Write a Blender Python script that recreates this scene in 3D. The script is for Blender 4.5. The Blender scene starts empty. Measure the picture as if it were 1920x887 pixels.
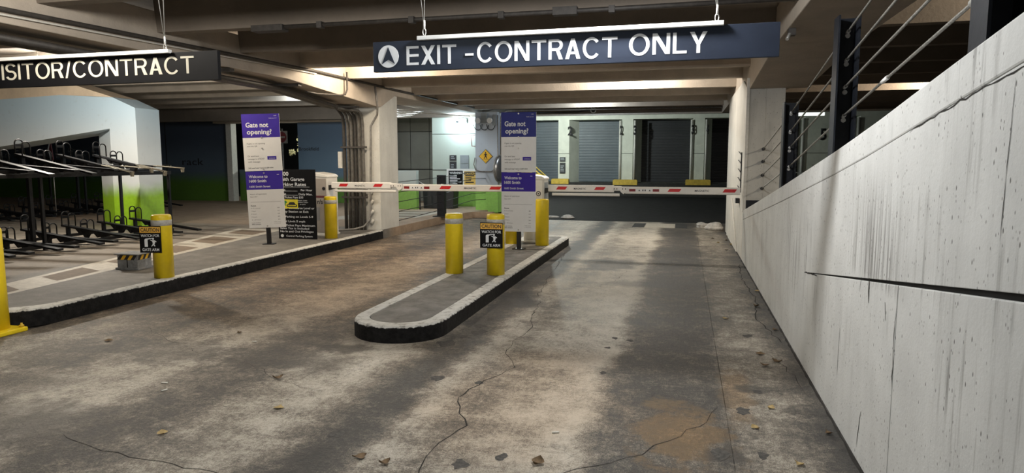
import bpy, bmesh, math, random
from mathutils import Vector, Matrix
random.seed(7)
S = bpy.context.scene
C = S.collection
PI = math.pi

# ------------------------------------------------------------------ camera
cam_d = bpy.data.cameras.new('camera'); cam = bpy.data.objects.new('camera', cam_d); C.objects.link(cam)
cam.location = (0, 0, 1.65)
cam.rotation_euler = (math.radians(90 - 6.308), 0, math.radians(14.122))
cam_d.sensor_width = 36; cam_d.lens = 24.0; cam_d.clip_start = .05; cam_d.clip_end = 300
S.camera = cam

# ------------------------------------------------------------------ world and view
W = bpy.data.worlds.new('night'); S.world = W; W.use_nodes = True
bg = W.node_tree.nodes['Background']; bg.inputs[0].default_value = (.75, .85, 1, 1); bg.inputs[1].default_value = .05
vs = S.view_settings; vs.view_transform = 'Standard'; vs.look = 'None'; vs.exposure = 0.12; vs.gamma = 1.0; vs.use_curve_mapping = False

# ------------------------------------------------------------------ lamps (most hang from the soffit or a wall; some added as unseen fill)
WARM = (1, .84, .64); NEUT = (1, .93, .82); COOL = (.82, .93, 1.0); COLD = (.72, .9, 1.0)
def lamp(name, loc, power, col, size=.6, size_y=.12, rot=(0, 0, 0), kind='AREA'):
    d = bpy.data.lights.new(name, kind); d.energy = power; d.color = col
    if kind == 'AREA':
        d.shape = 'RECTANGLE'; d.size = size; d.size_y = size_y
    else:
        d.shadow_soft_size = size
    o = bpy.data.objects.new(name, d); C.objects.link(o); o.location = loc; o.rotation_euler = rot
    return o
LAMPS = [
    ('lane_lamp_light',    (-0.55, 4.30, 3.14), 222, (.98, .98, .97), .12, .12, 'POINT'),
    ('wall_lamp_light',    (-2.3, 1.6, 3.14),    55, COOL, .14, .12, 'POINT'),
    ('entry_lamp_light',   (-4.6, 4.1, 3.12),   150, NEUT, .14, .12, 'POINT'),
    ('bay_lamp_light',     (-5.3, 11.25, 3.40), 160, WARM, .12, .12, 'POINT'),
    ('exit_lamp_light',    (-1.2, 14.55, 3.40), 230, NEUT, .12, .12, 'POINT'),
    ('road_lamp_light',    (-2.6, 19.35, 3.32),  75, COOL, .10, .12, 'POINT'),
    ('walkway_fill_light', (-7.9, 17.8, 3.40),  130, COOL, .12, .12, 'POINT'),  # unseen lamp added to light the blue pier and wall panels
    ('rack_lamp_light',    (-11.0, 10.1, 3.10), 430, NEUT, .12, .12, 'POINT'),
    ('left_bay_lamp_light', (-7.75, 9.5, 3.34), 90, WARM, .10, .12, 'POINT'),
    ('ramp_lamp_light',    (4.6, 8.0, 3.40),    190, (1, .88, .7), .10, .12, 'POINT'),
    ('ramp_far_lamp_light', (5.2, 16.1, 3.40),  260, WARM, .10, .12, 'POINT'),
    ('dock_lamp_light',    (-6.0, 28.2, 3.95),  1000, (.90, 1, .94), .12, .12, 'POINT'),
    ('deep_bay_fill_light', (-11.2, 18.0, 3.40), 35, COOL, .10, .12, 'POINT'),  # unseen fill added to brighten the blue mural wall, no fixture
    ('flood_lamp_light',   (-6.95, 20.78, 2.86), 60, COLD, .05, .12, 'POINT'),
]
for n, l, p, c, sx, sy, k in LAMPS: lamp(n, l, p, c, sx, sy, kind=k)

# ================================================================== helpers
def M(name, col, rough=.6, metal=0., var=0., scale=6., bump=0., bscale=40., spec=.5, emit=None, estr=0., detail=5, col2=None, stretch=None):
    m = bpy.data.materials.new(name); m.use_nodes = True
    nt = m.node_tree; b = nt.nodes['Principled BSDF']
    b.inputs['Base Color'].default_value = (*col, 1); b.inputs['Roughness'].default_value = rough
    b.inputs['Metallic'].default_value = metal; b.inputs['Specular IOR Level'].default_value = spec
    if emit: b.inputs['Emission Color'].default_value = (*emit, 1); b.inputs['Emission Strength'].default_value = estr
    tc = nt.nodes.new('ShaderNodeTexCoord')
    src = tc.outputs['Object']
    if stretch:
        mp = nt.nodes.new('ShaderNodeMapping'); mp.inputs['Scale'].default_value = stretch
        nt.links.new(src, mp.inputs['Vector']); src = mp.outputs['Vector']
    if var > 0 or col2:
        n = nt.nodes.new('ShaderNodeTexNoise'); n.inputs['Scale'].default_value = scale; n.inputs['Detail'].default_value = detail
        n.inputs['Roughness'].default_value = .65
        nt.links.new(src, n.inputs['Vector'])
        r = nt.nodes.new('ShaderNodeValToRGB')
        lo = col2 if col2 else tuple(c * (1 - var) for c in col)
        hi = col if col2 else tuple(min(1, c * (1 + var)) for c in col)
        r.color_ramp.elements[0].color = (*lo, 1); r.color_ramp.elements[0].position = .32
        r.color_ramp.elements[1].color = (*hi, 1); r.color_ramp.elements[1].position = .68
        nt.links.new(n.outputs['Fac'], r.inputs['Fac']); nt.links.new(r.outputs['Color'], b.inputs['Base Color'])
    if bump > 0:
        n2 = nt.nodes.new('ShaderNodeTexNoise'); n2.inputs['Scale'].default_value = bscale; n2.inputs['Detail'].default_value = 6
        nt.links.new(src, n2.inputs['Vector'])
        bp = nt.nodes.new('ShaderNodeBump'); bp.inputs['Strength'].default_value = bump; bp.inputs['Distance'].default_value = .02
        nt.links.new(n2.outputs['Fac'], bp.inputs['Height']); nt.links.new(bp.outputs['Normal'], b.inputs['Normal'])
    return m

class NB:                                   # tiny node-graph builder
    def __init__(s, name):
        s.m = bpy.data.materials.new(name); s.m.use_nodes = True; s.nt = s.m.node_tree
        s.b = s.nt.nodes['Principled BSDF']; s.tc = s.nt.nodes.new('ShaderNodeTexCoord')
        s.pos = s.tc.outputs['Object']
        sx = s.nt.nodes.new('ShaderNodeSeparateXYZ'); s.nt.links.new(s.pos, sx.inputs[0]); s.x, s.y, s.z = sx.outputs
    def _in(s, sock, v):
        if isinstance(v, (int, float)): sock.default_value = v
        elif isinstance(v, tuple): sock.default_value = (*v, 1) if len(sock.default_value) == 4 and len(v) == 3 else v
        else: s.nt.links.new(v, sock)
    def math(s, op, a, b=0., c=None, clamp=False):
        n = s.nt.nodes.new('ShaderNodeMath'); n.operation = op; n.use_clamp = clamp
        s._in(n.inputs[0], a); s._in(n.inputs[1], b)
        if c is not None: s._in(n.inputs[2], c)
        return n.outputs[0]
    def noise(s, scale, detail=5, rough=.6, stretch=None, dist=0.):
        n = s.nt.nodes.new('ShaderNodeTexNoise'); n.inputs['Scale'].default_value = scale
        n.inputs['Detail'].default_value = detail; n.inputs['Roughness'].default_value = rough; n.inputs['Distortion'].default_value = dist
        v = s.pos
        if stretch:
            mp = s.nt.nodes.new('ShaderNodeMapping'); mp.inputs['Scale'].default_value = stretch
            s.nt.links.new(v, mp.inputs['Vector']); v = mp.outputs['Vector']
        s.nt.links.new(v, n.inputs['Vector']); return n.outputs['Fac']
    def voro(s, scale, stretch=None):
        n = s.nt.nodes.new('ShaderNodeTexVoronoi'); n.inputs['Scale'].default_value = scale
        v = s.pos
        if stretch:
            mp = s.nt.nodes.new('ShaderNodeMapping'); mp.inputs['Scale'].default_value = stretch
            s.nt.links.new(v, mp.inputs['Vector']); v = mp.outputs['Vector']
        s.nt.links.new(v, n.inputs['Vector']); return n.outputs['Distance']
    def ramp(s, f, stops):
        n = s.nt.nodes.new('ShaderNodeValToRGB'); cr = n.color_ramp
        while len(cr.elements) < len(stops): cr.elements.new(.5)
        for e, (p, c) in zip(cr.elements, stops):
            e.position = p; e.color = (*c, 1) if isinstance(c, tuple) else (c, c, c, 1)
        s._in(n.inputs[0], f); return n.outputs[0]
    def sm(s, v, a, b):                       # smooth step a..b -> 0..1
        n = s.nt.nodes.new('ShaderNodeMapRange'); n.interpolation_type = 'SMOOTHSTEP'
        s._in(n.inputs['Value'], v); n.inputs['From Min'].default_value = a; n.inputs['From Max'].default_value = b
        return n.outputs['Result']
    def mix(s, f, a, b, mode='MIX'):
        n = s.nt.nodes.new('ShaderNodeMix'); n.data_type = 'RGBA'; n.blend_type = mode
        s._in(n.inputs['Factor'], f); s._in(n.inputs['A'] if False else n.inputs[6], a); s._in(n.inputs[7], b)
        return n.outputs[2]
    def edges(s, scale, dist=0.):
        n = s.nt.nodes.new('ShaderNodeTexVoronoi'); n.feature = 'DISTANCE_TO_EDGE'; n.inputs['Scale'].default_value = scale
        nz = s.nt.nodes.new('ShaderNodeTexNoise'); nz.inputs['Scale'].default_value = scale * 1.5; nz.inputs['Detail'].default_value = 5; s.nt.links.new(s.pos, nz.inputs['Vector'])
        vm = s.nt.nodes.new('ShaderNodeVectorMath'); vm.operation = 'MULTIPLY_ADD'; s.nt.links.new(nz.outputs['Color'], vm.inputs[0]); vm.inputs[1].default_value = (dist,) * 3; s.nt.links.new(s.pos, vm.inputs[2])
        s.nt.links.new(vm.outputs[0], n.inputs['Vector']); return n.outputs['Distance']
    def blob(s, cx, cy, rx, ry, wob=None, k=.5):   # soft elliptical stain 1 inside, 0 outside
        dx = s.math('DIVIDE', s.math('SUBTRACT', s.x, cx), rx); dy = s.math('DIVIDE', s.math('SUBTRACT', s.y, cy), ry)
        d = s.math('SQRT', s.math('ADD', s.math('MULTIPLY', dx, dx), s.math('MULTIPLY', dy, dy)))
        if wob is not None: d = s.math('ADD', d, s.math('MULTIPLY', s.math('SUBTRACT', wob, .5), k * 2))
        return s.math('SUBTRACT', 1., s.sm(d, .45, 1.1))
    def bump(s, h, strength=.4, dist=.02):
        bp = s.nt.nodes.new('ShaderNodeBump'); bp.inputs['Strength'].default_value = strength; bp.inputs['Distance'].default_value = dist
        s.nt.links.new(h, bp.inputs['Height']); s.nt.links.new(bp.outputs['Normal'], s.b.inputs['Normal'])
    def out(s, col, rough=.7):
        s._in(s.b.inputs['Base Color'], col); s._in(s.b.inputs['Roughness'], rough); return s.m

class MB:
    def __init__(s): s.v = []; s.f = []; s.sm = []
    def box(s, x0, x1, y0, y1, z0, z1):
        n = len(s.v); s.v += [(x, y, z) for z in (z0, z1) for y in (y0, y1) for x in (x0, x1)]
        for q in ((0, 2, 3, 1), (4, 5, 7, 6), (0, 1, 5, 4), (2, 6, 7, 3), (0, 4, 6, 2), (1, 3, 7, 5)):
            s.f.append(tuple(n + i for i in q)); s.sm.append(False)
        return s
    def prism(s, pts, a, b, axis='z', smooth=False):      # pts polygon in the plane, a..b along the axis
        n = len(s.v); k = len(pts)
        def mk(p, t): return {'z': (p[0], p[1], t), 'y': (p[0], t, p[1]), 'x': (t, p[0], p[1])}[axis]
        s.v += [mk(p, a) for p in pts] + [mk(p, b) for p in pts]
        s.f.append(tuple(n + i for i in range(k))[::-1]); s.f.append(tuple(n + k + i for i in range(k))); s.sm += [False, False]
        for i in range(k):
            j = (i + 1) % k; s.f.append((n + i, n + j, n + k + j, n + k + i)); s.sm.append(smooth)
        return s
    def tube(s, pts, r, seg=8, caps=True):
        pts = [Vector(p) for p in pts]; n0 = len(s.v); k = len(pts); up = None
        rr = r if isinstance(r, (list, tuple)) else [r] * k
        for i, p in enumerate(pts):
            t = (pts[min(i + 1, k - 1)] - pts[max(i - 1, 0)]).normalized()
            if up is None:
                up = Vector((0, 0, 1)) if abs(t.z) < .9 else Vector((1, 0, 0))
            u = (up - t * up.dot(t)).normalized(); w = t.cross(u); up = u
            for j in range(seg):
                a = 2 * PI * j / seg; q = p + (u * math.cos(a) + w * math.sin(a)) * rr[i]; s.v.append(tuple(q))
        for i in range(k - 1):
            for j in range(seg):
                a = n0 + i * seg + j; b = n0 + i * seg + (j + 1) % seg
                s.f.append((a, b, b + seg, a + seg)); s.sm.append(True)
        if caps:
            s.f.append(tuple(n0 + j for j in range(seg))[::-1]); s.f.append(tuple(n0 + (k - 1) * seg + j for j in range(seg))); s.sm += [False, False]
        return s
    def lathe(s, cx, cy, prof, seg=32, cap=True):         # prof list of (r, z)
        n0 = len(s.v)
        for r, z in prof:
            for j in range(seg):
                a = 2 * PI * j / seg; s.v.append((cx + r * math.cos(a), cy + r * math.sin(a), z))
        for i in range(len(prof) - 1):
            for j in range(seg):
                a = n0 + i * seg + j; b = n0 + i * seg + (j + 1) % seg
                s.f.append((a, b, b + seg, a + seg)); s.sm.append(True)
        if cap:
            s.f.append(tuple(n0 + j for j in range(seg))[::-1]); s.f.append(tuple(n0 + (len(prof) - 1) * seg + j for j in range(seg))); s.sm += [False, False]
        return s
    def quad(s, *p):
        n = len(s.v); s.v += list(p); s.f.append(tuple(range(n, n + len(p)))); s.sm.append(False); return s
    def mesh(s, name, mat):
        me = bpy.data.meshes.new(name); me.from_pydata(s.v, [], s.f); me.polygons.foreach_set('use_smooth', s.sm)
        me.materials.append(mat); me.update()
        bm = bmesh.new(); bm.from_mesh(me); bmesh.ops.recalc_face_normals(bm, faces=bm.faces); bm.to_mesh(me); bm.free()
        return me
    def build(s, name, mat, parent=None, bevel=0., label=None, **kw):
        o = bpy.data.objects.new(name, s.mesh(name, mat)); C.objects.link(o)
        if parent: o.parent = parent
        if bevel:
            b = o.modifiers.new('bevel', 'BEVEL'); b.width = bevel; b.segments = 2; b.limit_method = 'ANGLE'; b.angle_limit = math.radians(40)
        if label: o['label'] = label
        for k, v in kw.items(): o[k] = v
        return o

def B(*a): return MB().box(*a)
def thing(name, label, cat, loc=(0, 0, 0), rot=(0, 0, 0), group=None):
    o = bpy.data.objects.new(name, None); C.objects.link(o); o.empty_display_size = .1
    o.location = loc; o.rotation_euler = rot; o['label'] = label; o['category'] = cat
    if group: o['group'] = group
    return o
def tag(o, label, cat, group=None):
    o['label'] = label; o['category'] = cat
    if group: o['group'] = group
    return o
def struct(o, label=None):
    o['kind'] = 'structure'
    if label: o['label'] = label
    return o
def copy_tree(o, parent=None):
    c = o.copy(); C.objects.link(c); c.parent = parent
    for ch in list(o.children): copy_tree(ch, c)
    return c

def text(parent, s, x, z, h, mat, w=None, bold=0., y=-.001, align='LEFT', name='lettering', depth=.0006, cap=.73, shear=0., maxw=None):
    """flat lettering in the parent's XZ plane (facing -Y); h = capital height, z = baseline"""
    cu = bpy.data.curves.new('t', 'FONT'); cu.body = s; cu.size = 1; cu.offset = bold; cu.extrude = 0; cu.resolution_u = 3; cu.shear = shear
    ob = bpy.data.objects.new('t', cu)
    me = bpy.data.meshes.new_from_object(ob)
    bpy.data.objects.remove(ob); bpy.data.curves.remove(cu)
    if not me.vertices: return None
    xs = [v.co.x for v in me.vertices]; x0, x1 = min(xs), max(xs); k = h / cap
    kx = k if w is None else w / (x1 - x0)
    if maxw and (x1 - x0) * kx > maxw: kx = maxw / (x1 - x0)
    off = {'LEFT': 0, 'CENTER': (x1 - x0) * kx / 2, 'RIGHT': (x1 - x0) * kx}[align]
    for v in me.vertices: v.co = Vector((x - off + (v.co.x - x0) * kx, y, z + v.co.y * k))
    me.materials.clear(); me.materials.append(mat); me.name = name
    o = bpy.data.objects.new(name, me); C.objects.link(o); o.parent = parent
    if depth:
        sd = o.modifiers.new('thick', 'SOLIDIFY'); sd.thickness = depth; sd.offset = 0
    return o
def glyph(c, t=.165):
    """sans capital of unit height drawn as polygons; returns polygons and advance width"""
    P = []; rect = lambda x0, x1, z0, z1: P.append([(x0, z0), (x1, z0), (x1, z1), (x0, z1)])
    def arc(cx, cz, rx, rz, a0, a1, n=22):
        A = [math.radians(a0 + (a1 - a0) * i / n) for i in range(n + 1)]
        for a, b in zip(A[:-1], A[1:]):
            P.append([(cx + rx * math.cos(a), cz + rz * math.sin(a)), (cx + rx * math.cos(b), cz + rz * math.sin(b)),
                      (cx + (rx - t) * math.cos(b), cz + (rz - t * .9) * math.sin(b)), (cx + (rx - t) * math.cos(a), cz + (rz - t * .9) * math.sin(a))])
    if c == 'E': rect(0, t, 0, 1); [rect(t, .64, z, z + t * .88) for z in (0, .44)]; rect(t, .65, 1 - t * .88, 1); w = .66
    elif c == 'X': P += [[(0, 0), (.2, 0), (.72, 1), (.52, 1)], [(.52, 0), (.72, 0), (.2, 1), (0, 1)]]; w = .72
    elif c == 'I': rect(0, t, 0, 1); w = t
    elif c == 'T': rect(0, .72, 1 - t * .88, 1); rect(.36 - t / 2, .36 + t / 2, 0, 1 - t * .88); w = .72
    elif c == 'C': arc(.42, .5, .42, .53, 38, 322, 30); w = .80
    elif c == 'O': arc(.44, .5, .44, .53, 0, 360, 36); w = .88
    elif c == 'N': rect(0, t, 0, 1); rect(.74 - t, .74, 0, 1); P.append([(0, 1), (.2, 1), (.74, 0), (.54, 0)]); w = .74
    elif c == 'R': rect(0, t, 0, 1); rect(t, .42, 1 - t * .88, 1); rect(t, .42, .43, .43 + t * .88); arc(.42, .715, .275, .285, -90, 90, 14); P.append([(.36, .44), (.54, .44), (.70, 0), (.51, 0)]); w = .70
    elif c == 'A': P += [[(0, 0), (.18, 0), (.45, 1), (.28, 1)], [(.55, 0), (.73, 0), (.45, 1), (.28, 1)]]; rect(.15, .58, .23, .23 + t * .85); w = .73
    elif c == 'L': rect(0, t, 0, 1); rect(t, .58, 0, t * .88); w = .58
    elif c == 'Y': P += [[(0, 1), (.19, 1), (.36 + t / 2, .40), (.36 - t / 2, .40)], [(.53, 1), (.72, 1), (.36 + t / 2, .40), (.36 - t / 2, .40)]]; rect(.36 - t / 2, .36 + t / 2, 0, .41); w = .72
    elif c == 'V': P += [[(0, 1), (.18, 1), (.45, 0), (.28, 0)], [(.55, 1), (.73, 1), (.45, 0), (.28, 0)]]; w = .73
    elif c == 'S': arc(.34, .735, .33, .29, 22, 268, 20); arc(.34, .275, .34, .30, 90, -160, 20); w = .68
    elif c == '/': P.append([(0, -.03), (.12, -.03), (.36, 1.03), (.24, 1.03)]); w = .36
    else: w = .3
    return P, w
def big_word(parent, s, x0, x1, z, h, mat, y=-.0015, gap=.115, thick=.165):
    m = MB(); x = 0; polys = []
    for c in s:
        P, w = glyph(c, thick); polys += [[(px + x, pz) for px, pz in p] for p in P]; x += w + gap
    k = (x1 - x0) / (x - gap)
    for i, p in enumerate(polys): m.prism([(x0 + px * k, z + pz * h) for px, pz in p], y - .00012 * (i % 7), y + .0012, 'y')
    o = m.build('lettering', mat, parent); return o
def disc(cx, cz, r, y0, y1, seg=32, rz=None):
    return MB().prism([(cx + r * math.cos(2 * PI * i / seg), cz + (rz or r) * math.sin(2 * PI * i / seg)) for i in range(seg)], y0, y1, 'y')

# ================================================================== materials
def floor_material():
    n = NB('lane_concrete')
    w1 = n.noise(1.3, 4, .55); w2 = n.noise(.45, 3); fine = n.noise(26, 6, .7); grit = n.noise(90, 4, .7, (1.6, .8, 1)); brush = n.noise(9, 5, .6, (6, 1, 1)); mid = n.noise(4.2, 6, .68)
    xx = n.math('ADD', n.x, n.math('MULTIPLY', n.math('SUBTRACT', w1, .5), .42))
    # traffic film: darker wheel and oil bands along lanes; bright stops paint lamp pools
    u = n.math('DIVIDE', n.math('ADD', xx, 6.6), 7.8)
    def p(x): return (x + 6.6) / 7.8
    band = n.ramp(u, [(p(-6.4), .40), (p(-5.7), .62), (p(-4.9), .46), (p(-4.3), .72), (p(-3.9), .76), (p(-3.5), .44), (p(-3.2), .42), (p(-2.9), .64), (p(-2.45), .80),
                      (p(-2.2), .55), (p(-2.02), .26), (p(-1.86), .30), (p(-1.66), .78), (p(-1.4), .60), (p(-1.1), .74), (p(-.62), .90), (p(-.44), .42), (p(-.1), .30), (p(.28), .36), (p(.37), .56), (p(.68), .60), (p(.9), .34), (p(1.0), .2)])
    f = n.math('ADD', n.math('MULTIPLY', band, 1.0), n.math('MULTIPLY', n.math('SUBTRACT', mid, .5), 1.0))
    f = n.math('ADD', f, n.math('MULTIPLY', n.math('SUBTRACT', w2, .5), .6))
    f = n.math('ADD', f, n.math('MULTIPLY', n.math('SUBTRACT', brush, .5), .28))
    f = n.math('ADD', f, n.math('ADD', n.math('MULTIPLY', n.math('SUBTRACT', fine, .5), .75), n.math('MULTIPLY', n.math('SUBTRACT', grit, .5), .95)))
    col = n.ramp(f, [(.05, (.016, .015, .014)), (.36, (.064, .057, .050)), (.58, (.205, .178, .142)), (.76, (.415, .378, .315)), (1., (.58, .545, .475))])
    # reddish-brown zones on the visitor lane
    red = n.math('MULTIPLY', n.sm(n.math('MULTIPLY', n.x, -1), 2.4, 3.4), n.sm(n.y, 4.8, 7.5))
    col = n.mix(n.math('MULTIPLY', red, .75), col, n.mix(1., col, (1.0, .80, .64), 'MULTIPLY'))
    col = n.mix(n.math('MULTIPLY', n.blob(-1.0, 4.6, .9, 1.3, w1), .5), col, n.mix(1., col, (1.0, .82, .66), 'MULTIPLY'))
    # rust bloom, oil and dark spots
    rustc = n.mix(1., n.mix(.35, col, (.30, .27, .22)), (1.2, .84, .46), 'MULTIPLY')
    col = n.mix(n.math('MULTIPLY', n.blob(.02, 4.1, .30, .62, mid, 1.7), .85), col, rustc)
    col = n.mix(n.math('MULTIPLY', n.blob(.40, 5.0, .14, .7, mid, 1.2), .5), col, rustc)
    for (cx, cy, rx, ry, k, a) in [(.26, 3.86, .13, .16, .9, .8), (-1.78, 7.59, .32, .3, .5, .85), (-5.65, 6.32, .35, .35, .5, .75), (-1.1, 10.9, .5, .8, .9, .7),
                               (-.4, 9.2, .75, .35, .7, .55), (-4.3, 4.9, .75, .45, .9, .5), (-3.2, 4.9, .8, .4, .8, .5), (.5, 5.1, .12, .12, .6, .7), (-2.9, 5.35, .35, .16, .7, .7),  # first entry paints a beam's shadow band across the exit lane
                               (-4.3, 3.2, .9, .6, .6, .55), (-4.9, 3.9, .7, .5, .7, .4), (-3.2, 5.6, .7, .5, .7, .4), (.42, 7.3, .16, .3, .7, .5), (-3.7, 3.3, .7, .5, .8, .45), (-5.2, 4.6, .6, .6, .8, .4)]:  # near-left blobs on this line paint in the dim corner light
        col = n.mix(n.math('MULTIPLY', n.blob(cx, cy, rx, ry, mid, k), a), col, (.04, .036, .033))
    # small pits
    pit = n.math('SUBTRACT', 1., n.sm(n.voro(11), .03, .075)); pit = n.math('MULTIPLY', pit, n.sm(n.noise(3.1, 3), .52, .62))
    col = n.mix(n.math('MULTIPLY', pit, .8), col, (.03, .028, .026))
    craze = n.math('MULTIPLY', n.math('SUBTRACT', 1., n.sm(n.edges(7., .10), .004, .035)), n.sm(n.noise(1.1, 4), .50, .62))
    craze2 = n.math('MULTIPLY', n.math('SUBTRACT', 1., n.sm(n.edges(19., .06), .01, .07)), n.sm(n.noise(1.7, 4), .50, .62))
    col = n.mix(n.math('MULTIPLY', n.math('MAXIMUM', craze, craze2), .42), col, (.035, .031, .028))
    h = n.math('ADD', n.math('MULTIPLY', fine, .6), n.math('ADD', n.math('MULTIPLY', mid, .4), n.math('MULTIPLY', grit, .3))); n.bump(h, 1., .022)
    return n.out(col, n.math('ADD', .40, n.math('MULTIPLY', mid, .38)))

def raised_material():
    n = NB('raised_concrete')
    mid = n.noise(3.5, 6, .68); fine = n.noise(30, 6, .7); br = n.noise(5, 4, .6, (1, 4, 1))
    f = n.math('ADD', n.math('MULTIPLY', mid, .6), n.math('ADD', n.math('MULTIPLY', fine, .25), n.math('MULTIPLY', br, .2)))
    grey = n.ramp(f, [(.3, (.085, .08, .072)), (.55, (.17, .16, .145)), (.75, (.27, .26, .235))])
    tan = n.ramp(f, [(.3, (.13, .112, .088)), (.55, (.22, .19, .155)), (.75, (.30, .265, .215))])
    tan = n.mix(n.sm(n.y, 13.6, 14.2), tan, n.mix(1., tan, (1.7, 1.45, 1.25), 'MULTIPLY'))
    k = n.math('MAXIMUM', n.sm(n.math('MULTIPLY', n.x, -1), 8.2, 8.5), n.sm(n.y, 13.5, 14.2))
    n.bump(fine, .4, .01)
    return n.out(n.mix(k, grey, tan), .7)

def wall_material(name='painted_wall_concrete', base=(.60, .61, .60), speck=1., streak=1.):
    n = NB(name)
    st = n.noise(5, 5, .65, (1, 3.5, .16)); st2 = n.noise(2.2, 4, .6, (1, 2.2, .35)); mid = n.noise(2.2, 6, .6); fine = n.noise(60, 4)
    col = n.ramp(n.math('ADD', n.math('MULTIPLY', mid, .6), n.math('MULTIPLY', st2, .4)), [(.3, tuple(c * .78 for c in base)), (.6, base), (.8, tuple(min(1, c * 1.08) for c in base))])
    zone = n.math('MULTIPLY', n.sm(n.noise(.8, 3), .46, .62), n.sm(n.z, .15, .9))
    k = n.math('MULTIPLY', n.sm(st, .50, .68), n.math('MULTIPLY', zone, .8 * streak))
    zz = n.math('MULTIPLY', n.math('MULTIPLY', n.sm(n.y, 3.2, 3.7), n.math('SUBTRACT', 1., n.sm(n.y, 4.0, 4.6))), n.math('MULTIPLY', n.sm(n.z, .98, 1.06), n.math('SUBTRACT', 1., n.sm(n.z, 1.15, 1.7))))
    fs = n.noise(12, 4, .7, (1, 2.6, .05))
    k = n.math('MAXIMUM', k, n.math('MULTIPLY', n.sm(fs, .42, .62), n.math('MULTIPLY', zz, .85)))
    col = n.mix(k, col, (.13, .125, .118))
    pit = n.math('SUBTRACT', 1., n.sm(n.voro(15, (1, 1.4, .7)), .05, .13)); pit = n.math('MULTIPLY', pit, n.sm(n.noise(2.6, 4), .34, .48))
    pit2 = n.math('SUBTRACT', 1., n.sm(n.voro(34, (1, 1.3, .6)), .08, .17)); pit2 = n.math('MULTIPLY', pit2, n.sm(n.noise(5.3, 4), .38, .50))
    col = n.mix(n.math('MULTIPLY', n.math('MAXIMUM', pit, pit2), .85 * speck), col, (.07, .068, .062))
    n.bump(n.math('SUBTRACT', n.math('ADD', n.math('MULTIPLY', fine, .4), mid), n.math('MULTIPLY', pit, 2.)), .3, .01)
    return n.out(col, .72)

def mural_material(name, zlo, zhi, green, pale, blue, zb0=1.6, zb1=3.0):
    n = NB(name)
    w = n.noise(2.3, 4); z = n.math('ADD', n.z, n.math('MULTIPLY', n.math('SUBTRACT', w, .5), .22))
    g = n.mix(n.noise(14, 5), tuple(c * .75 for c in green), tuple(min(1, c * 1.2) for c in green))
    top = n.mix(n.sm(n.z, zb0, zb1), pale, blue)
    col = n.mix(n.sm(z, zlo, zhi), g, top)
    col = n.mix(n.math('MULTIPLY', n.sm(n.noise(9, 5), .6, .8), .25), col, (.3, .32, .32))
    n.bump(n.noise(40, 5), .15, .01)
    return n.out(col, .6)

def kerb_material(name, ztop):
    n = NB(name)
    w = n.noise(22, 5, .7); z = n.math('ADD', n.z, n.math('MULTIPLY', n.math('SUBTRACT', w, .5), .05))
    white = n.ramp(n.noise(12, 6, .7), [(.34, (.25, .24, .22)), (.46, (.60, .60, .57)), (.7, (.74, .74, .72))])
    black = n.ramp(n.noise(16, 5), [(.4, (.006, .006, .007)), (.75, (.022, .022, .022))])
    col = n.mix(n.sm(z, ztop - .022, ztop - .012), black, white)
    n.bump(n.noise(45, 5), .4, .01); n.b.inputs['Specular IOR Level'].default_value = .2
    return n.out(col, .7)

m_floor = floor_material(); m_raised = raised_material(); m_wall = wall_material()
m_wall_far = wall_material('painted_column', (.70, .70, .66), .5, .25)
m_pier = wall_material('painted_pier', (.62, .61, .57), .6, .35)
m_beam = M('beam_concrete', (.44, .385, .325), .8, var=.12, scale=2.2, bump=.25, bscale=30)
m_beam_d = M('beam_concrete_shaded', (.20, .17, .14), .85, var=.12, scale=1.6, bump=.25, bscale=25)  # beam concrete darkened, shade painted in on the near joists
m_soffit = M('soffit_concrete', (.24, .205, .17), .85, var=.2, scale=1.5, bump=.2)
m_joint = M('dark_joint', (.02, .02, .02), .95, var=.3)
m_crack = M('crack_dark', (.018, .016, .014), 1., var=.3, scale=30)
m_patch = M('spalled_concrete', (.10, .094, .085), .9, col2=(.03, .028, .026), scale=40, bump=.6)
m_kerb_i = kerb_material('island_kerb_paint', .16); m_kerb_l = kerb_material('pavement_kerb_paint', .18)
m_island = M('island_concrete', (.17, .165, .155), .75, var=.4, scale=5, bump=.4, bscale=35, detail=8)
m_asphalt = M('asphalt', (.013, .013, .014), .9, spec=.12, var=.4, scale=3, bump=.5, bscale=60)
m_white = M('worn_white_paint', (.60, .56, .48), .6, col2=(.40, .37, .31), scale=14, detail=7)
m_tan = M('tan_paint', (.22, .165, .115), .75, col2=(.14, .11, .08), scale=12, detail=7)
m_yellow = M('yellow_sleeve', (.80, .60, .015), .38, var=.08, scale=5, bump=.06, bscale=25)
m_band = M('reflective_band', (.52, .51, .47), .4, col2=(.34, .33, .30), scale=40)
m_yel_d = M('yellow_steel', (.62, .42, .03), .5, var=.2, scale=12)
m_black = M('black_powdercoat', (.012, .012, .014), .45, var=.3, scale=12)
m_post = M('navy_black_steel', (.011, .013, .018), .45, spec=.3, var=.25, scale=10, bump=.05)
m_navy = M('sign_navy', (.017, .024, .042), .5, var=.15, scale=3, spec=.3)
m_blk_sign = M('sign_black', (.007, .007, .008), .6, var=.2, scale=4, spec=.15)
m_let = M('sign_letter_white', (.80, .82, .84), .5, var=.04, scale=20)
m_let_w = M('sign_letter_cream', (.60, .57, .47), .5, var=.05, scale=20)
m_alu = M('white_aluminium', (.78, .78, .76), .35, var=.05)
m_wire = M('galvanised_wire', (.55, .55, .53), .4, metal=.7, var=.1, scale=40)
m_cable = M('braided_steel_cable', (.42, .41, .38), .45, metal=.6, col2=(.14, .135, .125), scale=60, stretch=(1, 1, 3))
m_purple = M('board_purple', (.060, .036, .36), .6, var=.05, spec=.15)
m_board = M('board_white', (.88, .89, .89), .45, var=.04, scale=3)
m_ink = M('board_ink', (.06, .06, .07), .6, var=.1)
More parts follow.
